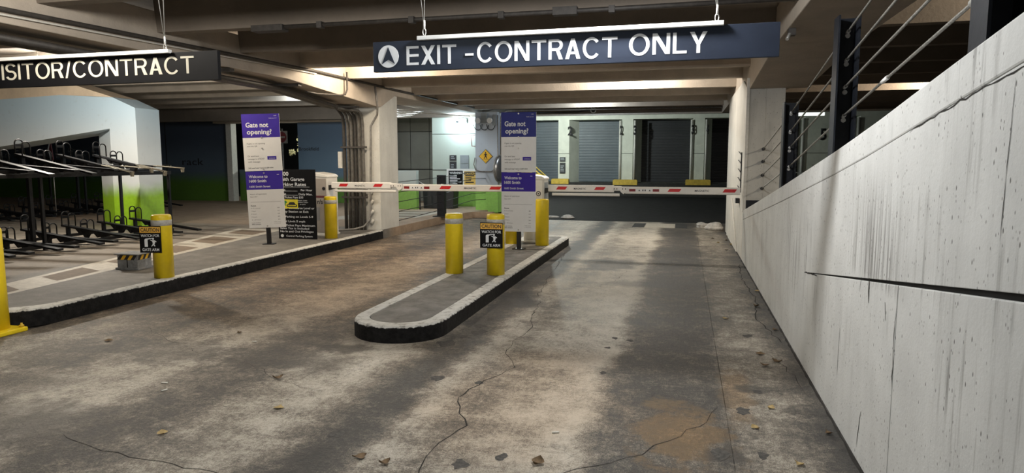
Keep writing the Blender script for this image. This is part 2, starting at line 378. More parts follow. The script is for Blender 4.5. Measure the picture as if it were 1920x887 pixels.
m_ink_l = M('board_ink_grey', (.25, .25, .26), .6, var=.1)
m_cab = M('cabinet_white', (.74, .73, .69), .35, var=.05, scale=5)
m_cab_g = M('cabinet_panel_grey', (.34, .31, .28), .45, var=.08, scale=5)
m_arm = M('boom_white', (.82, .81, .78), .35, var=.04, scale=6)
m_red = M('reflective_red', (.60, .02, .025), .4, var=.1, scale=30)
m_red_d = M('reflector_dark_red', (.22, .015, .02), .35, var=.15, scale=30)
m_orange = M('caution_amber', (.80, .45, .07), .5, var=.05)
m_diamond = M('pedestrian_yellow', (.85, .50, .03), .5, var=.05)
m_pipe = M('conduit_grey', (.26, .25, .235), .5, metal=.3, var=.25, scale=18)
m_pipe_m = M('conduit_mid_grey', (.13, .122, .11), .55, metal=.2, var=.35, scale=18)  # darker grey for most of the conduit bundle
m_pipe_d = M('conduit_dark', (.045, .04, .036), .6, var=.3, scale=18)
m_pipe_w = M('conduit_painted_white', (.62, .61, .57), .5, var=.1, scale=18)
m_rack = M('rack_black_steel', (.007, .007, .008), .5, spec=.25, var=.3, scale=20)
m_rail = M('rack_galvanised_rail', (.24, .22, .17), .45, metal=.3, var=.15, scale=20)
m_mural = mural_material('mural_green_sky', .82, 1.22, (.33, .60, .02), (.74, .78, .79), (.50, .66, .78))
m_mural_top = M('bare_header_concrete', (.68, .56, .42), .75, var=.12, scale=2.5, bump=.2)
m_mural_in = mural_material('mural_unlit', .75, 1.35, (.10, .22, .03), (.10, .14, .19), (.06, .08, .12), 1.4, 2.6)  # mural colours darkened, the bay's lack of light painted in
m_mural_blue = mural_material('mural_unlit_blue', .85, 1.2, (.13, .30, .05), (.15, .24, .34), (.10, .15, .22), 1.2, 2.8)  # blue part of the mural, likewise darkened for the unlit bay
m_lampwall = mural_material('pale_green_wall', .84, .9, (.26, .52, .10), (.50, .56, .50), (.50, .56, .50))
m_bluepier = mural_material('pale_blue_pier', .84, .88, (.28, .58, .12), (.50, .56, .64), (.50, .56, .64))
m_panel = M('grey_wall_panel', (.28, .29, .27), .6, var=.12, scale=1.2, bump=.1)
m_dockpier = M('dock_pier_paint', (.62, .64, .56), .6, var=.1, scale=2.2, bump=.1)
m_dockdoor = M('dock_door_steel', (.085, .105, .125), .5, var=.15, scale=1.5)
m_dockdoor_d = M('dock_door_steel_dark', (.022, .023, .027), .5, var=.15, scale=1.5)
m_bumper = M('bumper_yellow', (.52, .36, .05), .6, var=.2, scale=8)
m_leaf = M('dry_leaf_tan', (.38, .28, .12), .7, var=.25, scale=60)
m_leaf_d = M('dry_leaf_brown', (.14, .09, .045), .8, var=.3, scale=60)
m_litter = M('litter_white', (.70, .68, .62), .7, var=.1, scale=60)
m_stone = M('rubble_stone', (.45, .44, .42), .85, var=.35, scale=9, bump=.6, bscale=20)
m_cage = M('cast_block_grey', (.24, .25, .26), .8, var=.3, scale=14, bump=.6, bscale=30)
m_dark = M('dark_metal', (.02, .022, .025), .5, var=.2)
m_grey = M('grey_metal_panel', (.26, .29, .31), .5, metal=.2, var=.1)
m_mirror = M('convex_mirror_glass', (.35, .37, .40), .25, metal=.8, var=.1)
m_mark = M('stencil_black', (.02, .02, .022), .7, var=.2)
m_glow = M('flood_glass', (.9, .95, 1), .3, emit=(.8, .95, 1), estr=26)
m_tube = M('tube_glass', (1, 1, .95), .4, emit=(1, .95, .85), estr=5)
m_blossom = M('pale_blossom', (.75, .74, .50), .7, var=.25, scale=12)
m_bark = M('bark', (.05, .04, .03), .9, var=.3)
m_dne = M('dimmed_red_sign', (.12, .02, .025), .6, var=.1)  # red darkened so the no-entry sign looks dimly lit

# ================================================================== STRUCTURE
# ---- floor: cast slabs with real joints
floor = B(-30, 14, -3, 34, -.30, -.012).build('floor', M('joint_dirt', (.035, .031, .028), .95, var=.4, scale=20)); struct(floor)
g = .0016
for x0, x1, y0, y1 in [(-6.22, .31, -2.2, 7.95), (.31, 1.2, 4.66, 8.6), (-6.22, -5.64, 7.95, 12.3), (-5.64, -2.62, 7.95, 9.1), (-5.64, -2.62, 9.1, 12.3),
                       (-2.62, .31, 7.95, 8.62), (-2.62, .31, 8.62, 12.35), (.31, 1.2, 8.6, 12.35), (-6.22, -2.62, 12.3, 18.85), (-2.62, .31, 12.35, 18.85), (.31, 1.2, 12.35, 18.85), (.305, 1.2, -2.2, 4.66)]:
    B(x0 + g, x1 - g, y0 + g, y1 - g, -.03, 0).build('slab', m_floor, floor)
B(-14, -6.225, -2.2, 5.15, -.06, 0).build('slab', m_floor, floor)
B(-6.4, 14, 18.86, 32.3, -.03, -.005).build('asphalt_road', m_asphalt, floor, label='dark asphalt service road beyond the gates')
# meandering cracks
def ribbon(pts, w, z=.0012, jit=.02, seg=.09):
    mb = MB(); P = []
    for a, b in zip(pts[:-1], pts[1:]):
        n = max(1, int((Vector(b) - Vector(a)).length / seg))
        for i in range(n):
            t = i / n; P.append(Vector((a[0] + (b[0] - a[0]) * t + random.uniform(-jit, jit), a[1] + (b[1] - a[1]) * t + random.uniform(-jit, jit))))
    P.append(Vector(pts[-1]))
    L = []
    for i, p in enumerate(P):
        d = (P[min(i + 1, len(P) - 1)] - P[max(i - 1, 0)]).normalized(); nrm = Vector((-d.y, d.x)); ww = w * random.uniform(.35, 1.25) * (0.3 if i in (0, len(P) - 1) else 1)
        L.append((p + nrm * ww / 2, p - nrm * ww / 2))
    for (a, b), (c, d) in zip(L[:-1], L[1:]): mb.quad((a.x, a.y, z), (b.x, b.y, z), (d.x, d.y, z), (c.x, c.y, z))
    return mb
for pts, w in [([(-1.28, 3.0), (-1.36, 3.55), (-1.30, 3.95), (-1.50, 4.41), (-1.42, 4.8), (-1.28, 5.17), (-1.44, 5.55), (-1.50, 5.96), (-1.42, 6.4), (-1.54, 7.08), (-1.62, 7.8)], .009),
               ([(-1.70, 8.0), (-1.80, 9.0), (-1.96, 11.04), (-2.08, 12.3)], .008),
               ([(.26, 4.66), (.13, 4.27), (-.06, 4.01), (-.2, 3.78), (-.42, 3.55), (-.66, 3.40), (-.95, 3.3)], .006),
               ([(.90, 11.4), (.82, 9.9), (.88, 8.6), (.78, 7.4), (.9, 6.5)], .014), ([(.74, 6.1), (.86, 5.5), (.9, 5.0)], .005),
               ([(-3.63, 3.22), (-3.43, 3.12), (-2.99, 3.04), (-2.66, 3.02), (-2.30, 2.96)], .005),
               ([(-4.28, 5.07), (-3.96, 4.89), (-3.69, 4.87), (-3.31, 4.69), (-2.96, 4.46), (-2.71, 4.34), (-2.42, 4.29)], .003),
               ([(-5.2, 5.6), (-4.5, 5.15), (-4.0, 5.2)], .004), ([(-1.3, 8.3), (-.9, 9.4), (-.8, 10.4)], .004)]:
    ribbon(pts, w).build('crack', m_crack, floor)
for k, (cx, cy, rr) in enumerate([(-1.95, 6.45, .07), (-1.88, 6.2, .09), (-1.98, 6.0, .06), (-2.05, 5.75, .10), (-1.93, 6.75, .05), (-1.79, 4.77, .055), (-1.45, 4.75, .035), (-.58, 5.22, .035), (-.59, 6.3, .04), (-.45, 6.25, .04),
                                 (-.62, 5.95, .03), (.47, 3.92, .04), (.24, 3.88, .065), (.55, 5.05, .04), (.42, 4.62, .06), (-1.15, 3.4, .05), (-.95, 3.55, .04), (.62, 6.7, .05), (-2.0, 3.62, .06)]):
    rnd = random.Random(k); pts = [(cx + rr * rnd.uniform(.5, 1.2) * math.cos(a), cy + 1.3 * rr * rnd.uniform(.5, 1.2) * math.sin(a)) for a in [2 * PI * i / 11 for i in range(11)]]
    MB().quad(*[(x, y, .0008) for x, y in pts]).build('spalled_patch', m_patch, floor)
ribbon([(.957, -1), (.957, 16.7)], .022, .0011, .004).build('edge_line', m_crack, floor)  # thin dark line along the foot of the wall
# painted block marks where the lane meets the road
for x0, x1, m in ((-1.25, -.95, m_joint), (-.93, -.2, m_white), (-.18, .1, m_joint)):
    B(x0, x1, 17.3, 18.4, 0, .0025).build('paint_mark', m, floor)

# ---- raised pavement on the left with its black and white kerb
ky = 5.14; r = .45
out = [(-30, ky), (-6.22 - r, ky)] + [(-6.22 - r + r * math.sin(a), ky + r - r * math.cos(a)) for a in [PI / 2 * i / 10 for i in range(1, 11)]]
inn = [(-30, ky + .13), (-6.35 - r, ky + .13)] + [(-6.35 - r + r * math.sin(a), ky + .13 + r - r * math.cos(a)) for a in [PI / 2 * i / 10 for i in range(1, 11)]]
pav = MB().prism(inn + [(-6.35, 13.45), (-6.26, 13.47), (-6.26, 16), (-6.2, 17.7), (-5.95, 19.1), (-5.4, 20.9), (-5.4, 25), (-30, 25)], -.06, .178).build('floor_pavement', m_raised); struct(pav, 'raised grey concrete pavement left of the lanes')
kb = MB()
A = out + [(-6.22, 13.42)]; Bn = inn + [(-6.35, 13.42)]
for i in range(len(A) - 1):
    a, b, c, d = A[i], A[i + 1], Bn[i + 1], Bn[i]
    kb.quad((*a, 0), (*b, 0), (*b, .155), (*a, .155)); 
    ai = lambda p, q: (p[0] + (q[0] - p[0]) * .1, p[1] + (q[1] - p[1]) * .1, .18)
    kb.quad((*a, .155), (*b, .155), ai(b, c), ai(a, d)); kb.quad(ai(a, d), ai(b, c), (*c, .18), (*d, .18))
kb.quad((-6.22, 13.42, 0), (-6.39, 13.42, 0), (-6.39, 13.42, .18), (-6.22, 13.42, .155))
kb.build('kerb', m_kerb_l, pav, label='black kerb face with worn white top')
# painted ladder strip on the pavement
near = lambda y: -7.23 - .155 * (y - 5.77)
far = lambda y: -7.90 - .235 * (y - 6.34)
z = .179
MB().quad((near(5.3), 5.3, z), (near(13), 13, z), (far(13), 13, z), (far(5.3), 5.3, z)).build('painted_strip', m_white, pav, label='white painted ladder strip')
for y0, y1 in ((5.35, 6.3), (6.7, 7.65), (8.0, 8.85), (9.25, 10.1), (10.45, 11.5), (11.9, 12.8)):
    s = .18; q = lambda y, t: near(y) + (far(y) - near(y)) * t
    MB().quad((q(y0, .17), y0, z + .001), (q(y1 - s, .17), y1 - s, z + .001), (q(y1, .83), y1, z + .001), (q(y0 + s, .83), y0 + s, z + .001)).build('painted_inset', m_tan, pav)
MB().quad((-8.9, 15.4, z), (-6.75, 16.6, z), (-6.75, 18.9, z), (-8.9, 18.9, z)).build('painted_strip', m_white, pav)
for k in range(3):
    y = 16.6 + k * .8
    MB().quad((-8.6, y, z + .001), (-6.95, y + .25, z + .001), (-6.95, y + .62, z + .001), (-8.6, y + .5, z + .001)).build('painted_inset', m_tan, pav)
# kerb face of the walkway beyond the column
B(-6.1, -5.36, 19.0, 19.2, 0, .177).build('walkway_kerb', m_raised, pav)

# ---- traffic island
isl = None
def stadium(d, y1, nseg=14):
    x0, x1 = -3.08 + d, -2.17 - d; R = (x1 - x0) / 2; cx = (x0 + x1) / 2; cy = 5.60 + .455
    pts = [(cx + R * math.cos(a), cy + R * math.sin(a) * 1.0) for a in [PI + PI * i / (2 * nseg) for i in range(2 * nseg + 1)]]
    rr = max(.05, .25 - d)
    pts += [(x1, y1 - d - rr)] + [(x1 - rr + rr * math.cos(a), y1 - d - rr + rr * math.sin(a)) for a in (PI / 8, PI / 4, 3 * PI / 8)] + [(x1 - rr, y1 - d), (x0 + rr, y1 - d)]
    pts += [(x0 + rr - rr * math.sin(a), y1 - d - rr + rr * math.cos(a)) for a in (PI / 8, PI / 4, 3 * PI / 8)] + [(x0, y1 - d - rr)]
    return pts
o0 = stadium(0, 13.45); o1 = stadium(.018, 13.45); o2 = stadium(.145, 13.45); o3 = stadium(.155, 13.45)
ik = MB(); K = len(o0)
for i in range(K):
    j = (i + 1) % K
    ik.quad((*o0[i], 0), (*o0[j], 0), (*o0[j], .138), (*o0[i], .138))
    ik.quad((*o0[i], .138), (*o0[j], .138), (*o1[j], .16), (*o1[i], .16))
    ik.quad((*o1[i], .16), (*o1[j], .16), (*o2[j], .16), (*o2[i], .16))
    ik.quad((*o2[i], .16), (*o2[j], .16), (*o2[j], .10), (*o2[i], .10))
isl = ik.build('traffic_island', m_kerb_i)
me = isl.data; bm = bmesh.new(); bm.from_mesh(me); bmesh.ops.remove_doubles(bm, verts=bm.verts, dist=.0005); bmesh.ops.recalc_face_normals(bm, faces=bm.faces)
bm.to_mesh(me); bm.free()
struct(isl, 'rounded traffic island with black kerb face and worn white rim')
MB().prism(o3, 0, .157).build('island_paving', m_island, isl)
for y in (8.75, 10.9): B(-2.93, -2.32, y, y + .012, .157, .1585).build('score_line', m_joint, isl)

# ---- right ramp wall, built of cast panels
TOP = [(-1.0, 2.60), (1.2, 2.27), (2.43, 2.09), (3.19, 1.975), (4.05, 1.84), (4.95, 1.715), (7.38, 1.40), (9.7, 1.11), (12.03, .825)]
def top(y):
    for (a, za), (b, zb) in zip(TOP[:-1], TOP[1:]):
        if a <= y <= b: return za + (zb - za) * (y - a) / (b - a)
    return TOP[-1][1]
def joint(y): return .76 + (5.9 - y) * .135
def wpoly(y0, y1, lo, hi, n=8):
    Y = [y0 + (y1 - y0) * i / n for i in range(n + 1)]
    return [(y, lo(y)) for y in Y] + [(y, hi(y)) for y in reversed(Y)]
wr = MB().prism([(-1, 0), (12.03, 0)] + [(y, z - .03) for y, z in reversed(TOP)], .995, 1.38, 'x').build('wall_right', m_joint); struct(wr, 'white painted concrete ramp wall with sloping top')
zero = lambda y: 0.
YB = 5.88
MB().prism(wpoly(3.44, YB, zero, lambda y: joint(y) - .012), .968, 1.0, 'x').build('wall_panel', m_wall, wr, bevel=.004)
MB().prism(wpoly(-1, 3.434, zero, lambda y: joint(y) - .012), .968, 1.0, 'x').build('wall_panel', m_wall, wr, bevel=.004)
cop = lambda y: top(y) - .155
MB().prism(wpoly(-1, YB, lambda y: joint(y) - .008 + .0058 * (YB - y), lambda y: cop(y) - .0015), .968, 1.0, 'x').build('wall_panel', m_wall, wr, bevel=.003)
MB().prism(wpoly(YB + .002, 12.02, zero, lambda y: cop(y) - .0015, 20), .971, 1.0, 'x').build('wall_panel', m_wall, wr)
MB().prism(wpoly(-1, 12.02, cop, top, 24), .965, 1.40, 'x').build('wall_coping', m_wall, wr, bevel=.008)
def wall_ribbon(pts, w, jit=.006, x=.9665, name='crack', mat=None):
    mb = ribbon([(p[1] if False else p[0], p[1]) for p in pts], w, 0, jit, .05)
    mb.v = [(x, v[0], v[1]) for v in mb.v]
    return mb.build(name, mat or m_crack, wr)
wall_ribbon([(3.41, 1.78), (2.9, 1.86), (2.38, 1.93), (1.9, 1.99)], .006)
wall_ribbon([(3.43, 1.09), (3.45, .85), (3.44, .6)], .006)
wall_ribbon([(5.9, .75), (5.5, .80), (5.35, .81)], .012)
wall_ribbon([(4.1, 1.01), (4.12, .93)], .02); wall_ribbon([(3.93, 1.03), (3.92, .90)], .028); wall_ribbon([(3.62, .97), (3.6, .88)], .016)
wall_ribbon([(2.42, 1.90), (2.44, 1.4)], .004, .003); wall_ribbon([(4.55, .62), (4.56, .3)], .006); wall_ribbon([(3.95, .30), (4.0, .08)], .012)
wall_ribbon([(8.6, .98), (8.62, .6)], .012)

# ---- pier that closes the ramp wall
pr = MB().prism([(12.03, 0), (16.75, 0), (16.75, 3.05), (12.9, 3.05), (12.03, 2.83)], .968, 1.27, 'x').build('column', m_pier, None, bevel=.006); struct(pr, 'white wall-like pier rising at the far end of the ramp wall')
MB().prism([(1.27, 1.0), (1.56, 1.0), (1.56, 2.90), (1.27, 2.88)], 12.03, 12.9, 'y').build('column_face', m_pier, pr)
B(.985, 1.50, 11.985, 12.028, .78, 1.0).build('dark_gap', m_post, pr)  # dark box standing in for the shaded opening under the pier
B(.958, 1.005, 11.98, 12.03, .80, 3.0).build('corner_strip', m_pipe_w, pr)
MB().prism([(13.0, 0), (16.0, 0), (14.6, .9)], .945, .968, 'x').build('brace', m_pier, pr, bevel=.01)
cb = thing('cable_hook_bracket', 'thin black bracket with small hooks on the white pier at the ramp wall end', 'bracket', (.955, 12.6, 0))
B(-.006, .012, -.012, .012, 1.10, 1.80).build('bar', m_black, cb)
for k in range(5): MB().tube([(0, 0, 1.14 + k * .155), (-.006, .55, 1.20 + k * .155)], .008, 6).build('hook', m_black, cb)
cj = thing('junction_box', 'small dark box under the tip of the exit boom', 'box', (.93, 12.9, .90)); B(-.03, .035, -.15, .05, 0, .09).build('body', m_dark, cj, bevel=.004)

# ---- left column and girders
lc = B(-7.02, -6.28, 13.46, 14.42, 0, 3.10).build('column', m_wall_far, None, bevel=.015); struct(lc, 'white concrete column left of the visitor lane gate')
gl = MB()
gl.prism([(-1, 2.9), (10, 2.97), (13.3, 2.78), (13.5, 2.78), (14.25, 3.08), (21.0, 3.12), (21.0, 3.45), (-1, 3.45)], -7.25, -6.25, 'x')
gl = gl.build('girder', m_beam, None, bevel=.01); struct(gl, 'long concrete girder above the left column')
gr = MB().prism([(-1, 3.02), (8.8, 3.02), (12.0, 2.83), (12.3, 2.85), (12.9, 3.03), (21.0, 3.03), (21.0, 3.45), (-1, 3.45)], 1.0, 1.9, 'x').build('girder', m_beam, None, bevel=.01); struct(gr, 'concrete girder over the ramp wall')

# ---- ceiling slab with cross joists as parts
ceil = B(-30, 14, -3, 23.2, 3.62, 3.8).build('ceiling', m_soffit); struct(ceil)
jm = [None]
def joist(y, x0, x1, zb=3.2, w=.16, m=None):
    MB().prism([(y, zb), (y + w, zb), (y + w + .05, 3.62), (y - .05, 3.62)], x0, x1, 'x').build('joist', m or m_beam, ceil)
y = .8
while y < 21:
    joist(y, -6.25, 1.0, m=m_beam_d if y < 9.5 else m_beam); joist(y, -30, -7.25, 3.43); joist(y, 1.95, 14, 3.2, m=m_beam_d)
    y += 1.6
eb = B(-30, 14, 21.0, 21.35, 3.05, 3.62).build('edge_beam', m_beam_d, ceil, label='deep beam over the gates at the edge of the road')
B(-6.0, 14, 20.9, 21.0, 3.03, 3.075).build('edge_pipe', m_pipe_w, ceil, label='white pipe along the deep beam')
B(-30, 14, 21.35, 33, 4.25, 4.4).build('road_canopy', m_soffit, ceil)
struct(B(13.9, 14, -3, 33, 0, 3.62).build('wall_far_right', m_beam_d)); struct(B(-30, -29.9, -3, 33, 0, 4.3).build('wall_far_left', m_beam_d))
struct(B(-30, 14, -3, -2.9, 0, 3.62).build('wall_behind', m_beam_d))

# ---- mural wall with the sloping header and the pier, left
mw = MB().prism([(-24, 1.3), (-15.43, 1.98), (-12.32, 2.36), (-12.32, .1), (-11.62, .1), (-11.62, 2.80), (-12.2, 3.04), (-13.61, 3.12), (-15.28, 3.06), (-24, 2.7)], 12.6, 13.3, 'y').build('wall_left', m_mural, None); struct(mw, 'mural wall with pale blue header and bright green foot')
MB().prism([(-24, 2.7), (-15.28, 3.06), (-13.61, 3.12), (-12.2, 3.045), (-13.55, 3.43), (-15.3, 3.45), (-24, 3.45)], 12.6, 13.3, 'y').build('bare_header', m_mural_top, mw, label='bare tan concrete above the blue paint')
MB().prism([(-13.07, 13.05), (-12.32, 12.66), (-12.30, 13.3), (-13.07, 13.5)], 0.1, 2.40).build('pier_return', m_mural, mw)
# dark recess behind it
bw = B(-30, -16.3, 22.0, 22.2, .1, 3.3).build('wall_back', m_mural_in); struct(bw, 'dark mural wall deep in the left bay')
text(bw, 'rack', -18.30, 1.50, .27, m_mark, w=.92, y=21.99)
for x in (-19.0,): B(x, x + .02, 21.985, 22, .18, 3.2).build('seam', m_joint, bw)
B(-16.3, -16.08, 21.9, 22.2, .1, 3.3).build('trim_2', m_pipe_w, None); struct(bpy.data.objects['trim_2'], 'pale vertical edge of the dark mural wall')
hw = B(-16.08, -13.42, 22.3, 22.45, .1, 1.33).build('wall_back_low', m_mural_in); struct(hw, 'low green wall in the dark opening')
bb = B(-13.42, -10.4, 22.0, 22.2, .1, 3.3).build('wall_back_blue', m_mural_blue); struct(bb, 'dark blue and green mural wall behind the left barrier')
text(bb, 'Brookfield', -13.38, 2.02, .13, m_mark, w=.78, y=21.99)
B(-12.3, -10.4, 21.93, 22.0, .18, 1.28).build('mural_step', m_mural_blue, bb)
B(-12.95, -11.3, 21.97, 22.0, 1.3, 3.2).build('mural_step', m_mural_blue, bb) if False else None
struct(B(-30, -9, 30, 30.1, 0, 4.2).build('night_backdrop', m_dark), 'added dark backdrop standing in for the night beyond the opening')  # dark sheet added in place of the black void
struct(B(-16.6, -11.5, 21.6, 22.0, 3.0, 3.3).build('trim_3', m_beam))

# ---- lamp wall, grey panels and blue pier behind the gate
lw = B(-8.02, -5.4, 21.2, 21.5, .1, 3.3).build('wall_lamp', m_lampwall); struct(lw, 'pale green wall under the bright flood lamp')
B(-8.02, -6.1, 21.19, 21.2, 1.35, 1.37).build('ledge_line', m_joint, lw); B(-8.02, -6.1, 21.19, 21.2, 2.52, 2.53).build('ledge_line', m_joint, lw)
pw = B(-12.2, -8.3, 23.9, 24.1, .1, 3.6).build('wall_panelled', m_joint); struct(pw, 'wall of tall grey panels')
for x0, x1 in ((-12.1, -10.95), (-10.93, -9.9), (-9.88, -9.15), (-9.13, -8.3)):
    B(x0, x1, 23.86, 23.9, 1.36, 2.72).build('wall_panel', m_panel, pw, bevel=.004); B(x0, x1, 23.86, 23.9, 2.74, 3.6).build('wall_panel', m_panel, pw, bevel=.004)
    B(x0, x1, 23.86, 23.9, .1, 1.33).build('wall_panel', m_panel, pw, bevel=.004)
bp_ = B(-6.12, -5.42, 19.8, 20.5, .1, 3.1).build('column', m_bluepier, None, bevel=.01); struct(bp_, 'pale blue pier with green foot carrying the pedestrian sign')
B(-5.42, -5.05, 20.2, 20.5, 0, 3.1).build('pier_return', m_dockpier, bp_)

# ---- loading dock
dk = B(-6.6, 14, 32.6, 33.6, 0, .62).build('floor_dock', M('dock_concrete_dark', (.022, .021, .020), .85, var=.3, bump=.2)); struct(dk, 'raised concrete loading dock edge')
DX = [(-5.98, -5.45), (-2.92, -2.40), (.36, .85), (3.2, 3.8), (5.15, 6.3), (7.4, 8.3)]
dw = B(-9.0, 14, 33.9, 34.1, .5, 4.3).build('wall_dock', m_dockpier); struct(dw, 'loading dock wall with numbered piers')
B(-9, 14, 33.0, 33.9, 3.62, 4.3).build('dock_header', m_dockpier, dw)
for k, (x0, x1) in enumerate(DX):
    p = MB().prism([(x0, 33), (x1, 33), (x1 + .38, 33.9), (x0 - .14, 33.9)], .62, 3.62).build('dock_pier', m_dockpier, dw)
    B(x0 - .02, x1 + .02, 32.985, 33.0, 2.0, 2.015).build('panel_seam', m_joint, p)
    if k > 0:
        MB().tube([(x0 - .08, 32.97, .72), (x0 - .08, 32.97, 3.55)], .06, 8).build('corner_guard', m_pipe_w, p)
        MB().tube([(x1 + .08, 32.97, .72), (x1 + .08, 32.97, 3.55)], .05, 8).build('corner_guard', m_pipe_w, p)
text(dw, '2', -5.52, 2.90, .42, m_mark, w=.24, y=32.98, bold=.035); text(dw, '2', -3.02, 2.90, .42, m_mark, w=.12, y=32.9, bold=.035)
text(dw, '3', -2.38, 2.90, .42, m_mark, w=.14, y=32.9, bold=.035); text(dw, '3', .26, 2.90, .42, m_mark, w=.12, y=32.9, bold=.035); text(dw, '4', .92, 2.90, .42, m_mark, w=.12, y=32.9, bold=.035)
text(dw, '5', 5.78, 2.60, .50, m_mark, w=.26, y=32.98, bold=.03)
dxs = [(-8.6, -6.1, m_dockdoor), (-5.1, -3.0, m_dockdoor), (-2.05, .25, m_dockdoor_d), (1.15, 3.1, m_dockdoor_d), (4.15, 5.05, m_dockdoor_d), (6.65, 7.3, m_dockdoor)]
for k, (x0, x1, m) in enumerate(dxs):
    d = MB()
    nsl = 22
    for i in range(nsl):
        za = .64 + (3.62 - .64) * i / nsl; zb = .64 + (3.62 - .64) * (i + 1) / nsl - .004
        d.prism([(33.84, za), (33.836, (za + zb) / 2), (33.84, zb), (33.9, zb), (33.9, za)], x0, x1, 'x')
    struct(d.build('door_%d' % (k + 1), m), 'dark roll-up dock door, number %s from the left of the dock' % ('first', 'second', 'third', 'fourth', 'fifth', 'sixth')[k])
for k, (x0, x1, z0, z1, lab) in enumerate([(-6.24, -5.40, .55, .80, 'yellow block under the dock pier with a stencilled 2'), (-3.28, -2.14, .53, .78, 'yellow dock bumper block under the pier left of the darkest door'), (.05, 1.17, .55, .80, 'yellow dock bumper block under the pier right of the darkest door')]):
    tag(MB().prism([(x0, z0), (x1, z0), (x1, z1 - .04), (x1 - .05, z1), (x0 + .05, z1), (x0, z1 - .04)], 32.58, 32.86, 'y').build('dock_bumper', m_bumper), lab, 'bumper', 'yellow dock bumpers')

# ================================================================== OBJECTS
# ---- hanging signs
def hanging_sign(name, label, x0, x1, z0, z1, y, bar, wires, mat, group=None):
    t = thing(name, label, 'sign', (0, y, 0), group=group)
    MB().prism([(x0, z0), (x1, z0 + .012), (x1, z1 + .012), (x0, z1)], 0, .035, 'y').build('sign_panel', mat, t, bevel=.002)
    MB().prism([(bar[0], z1 - .004), (bar[1], z1 + .004), (bar[1], z1 + .032), (bar[0], z1 + .024)], -.03, .012, 'y').build('hanging_bar', m_alu, t, bevel=.003)
    for wx in wires:
        zz = z1 + .03; w = MB()
        w.tube([(wx, -.01, zz + .045), (wx + .02, -.01, 3.64)], .003, 6); w.tube([(wx, -.01, zz + .045), (wx - .12, -.01, 3.64)], .003, 6)
        wo = w.build('hanging_wire', m_wire, t)
        MB().tube([(wx + .011 * math.cos(a), -.01, zz + .022 + .024 * math.sin(a)) for a in [2 * PI * i / 12 for i in range(13)]], .004, 6).build('shackle', m_wire, wo)
        MB().tube([(wx, -.01, zz + .04), (wx + .001, -.01, zz + .10)], .0075, 6).build('ferrule', m_alu, wo)
    return t
es = hanging_sign('overhead_exit_sign', 'long navy hanging sign reading EXIT - CONTRACT ONLY', -2.18, .55, 2.282, 2.492, 4.6, (-1.835, .215), (-1.785, .172), m_navy)
disc(-2.062, 2.388, .078, -.004, -.001, 40).build('arrow_disc', m_let, es)
MB().prism([(-2.062, 2.452), (-2.012, 2.335), (-2.062, 2.366), (-2.112, 2.335)], -.007, -.0045, 'y').build('arrow', m_navy, es)
def word(t, s, x0, x1, z, h, mat, bold): big_word(t, s, x0, x1, z, h, mat, thick=.150 if bold > .01 else .135)
word(es, 'EXIT', -1.925, -1.555, 2.323, .130, m_let, .012)
B(-1.49, -1.43, -.005, -.001, 2.372, 2.388).build('lettering', m_let, es)
word(es, 'CONTRACT', -1.405, -.447, 2.325, .132, m_let, .012)
word(es, 'ONLY', -.372, .118, 2.334, .132, m_let, .012)
vi = hanging_sign('overhead_visitor_sign', 'black hanging sign reading VISITOR/CONTRACT over the left lane', -6.20, -3.465, 2.255, 2.475, 4.6, (-6.0, -3.88), (-3.92, -5.9), m_blk_sign)
word(vi, 'VISITOR/CONTRACT', -5.69, -3.675, 2.322, .130, m_let_w, .008)

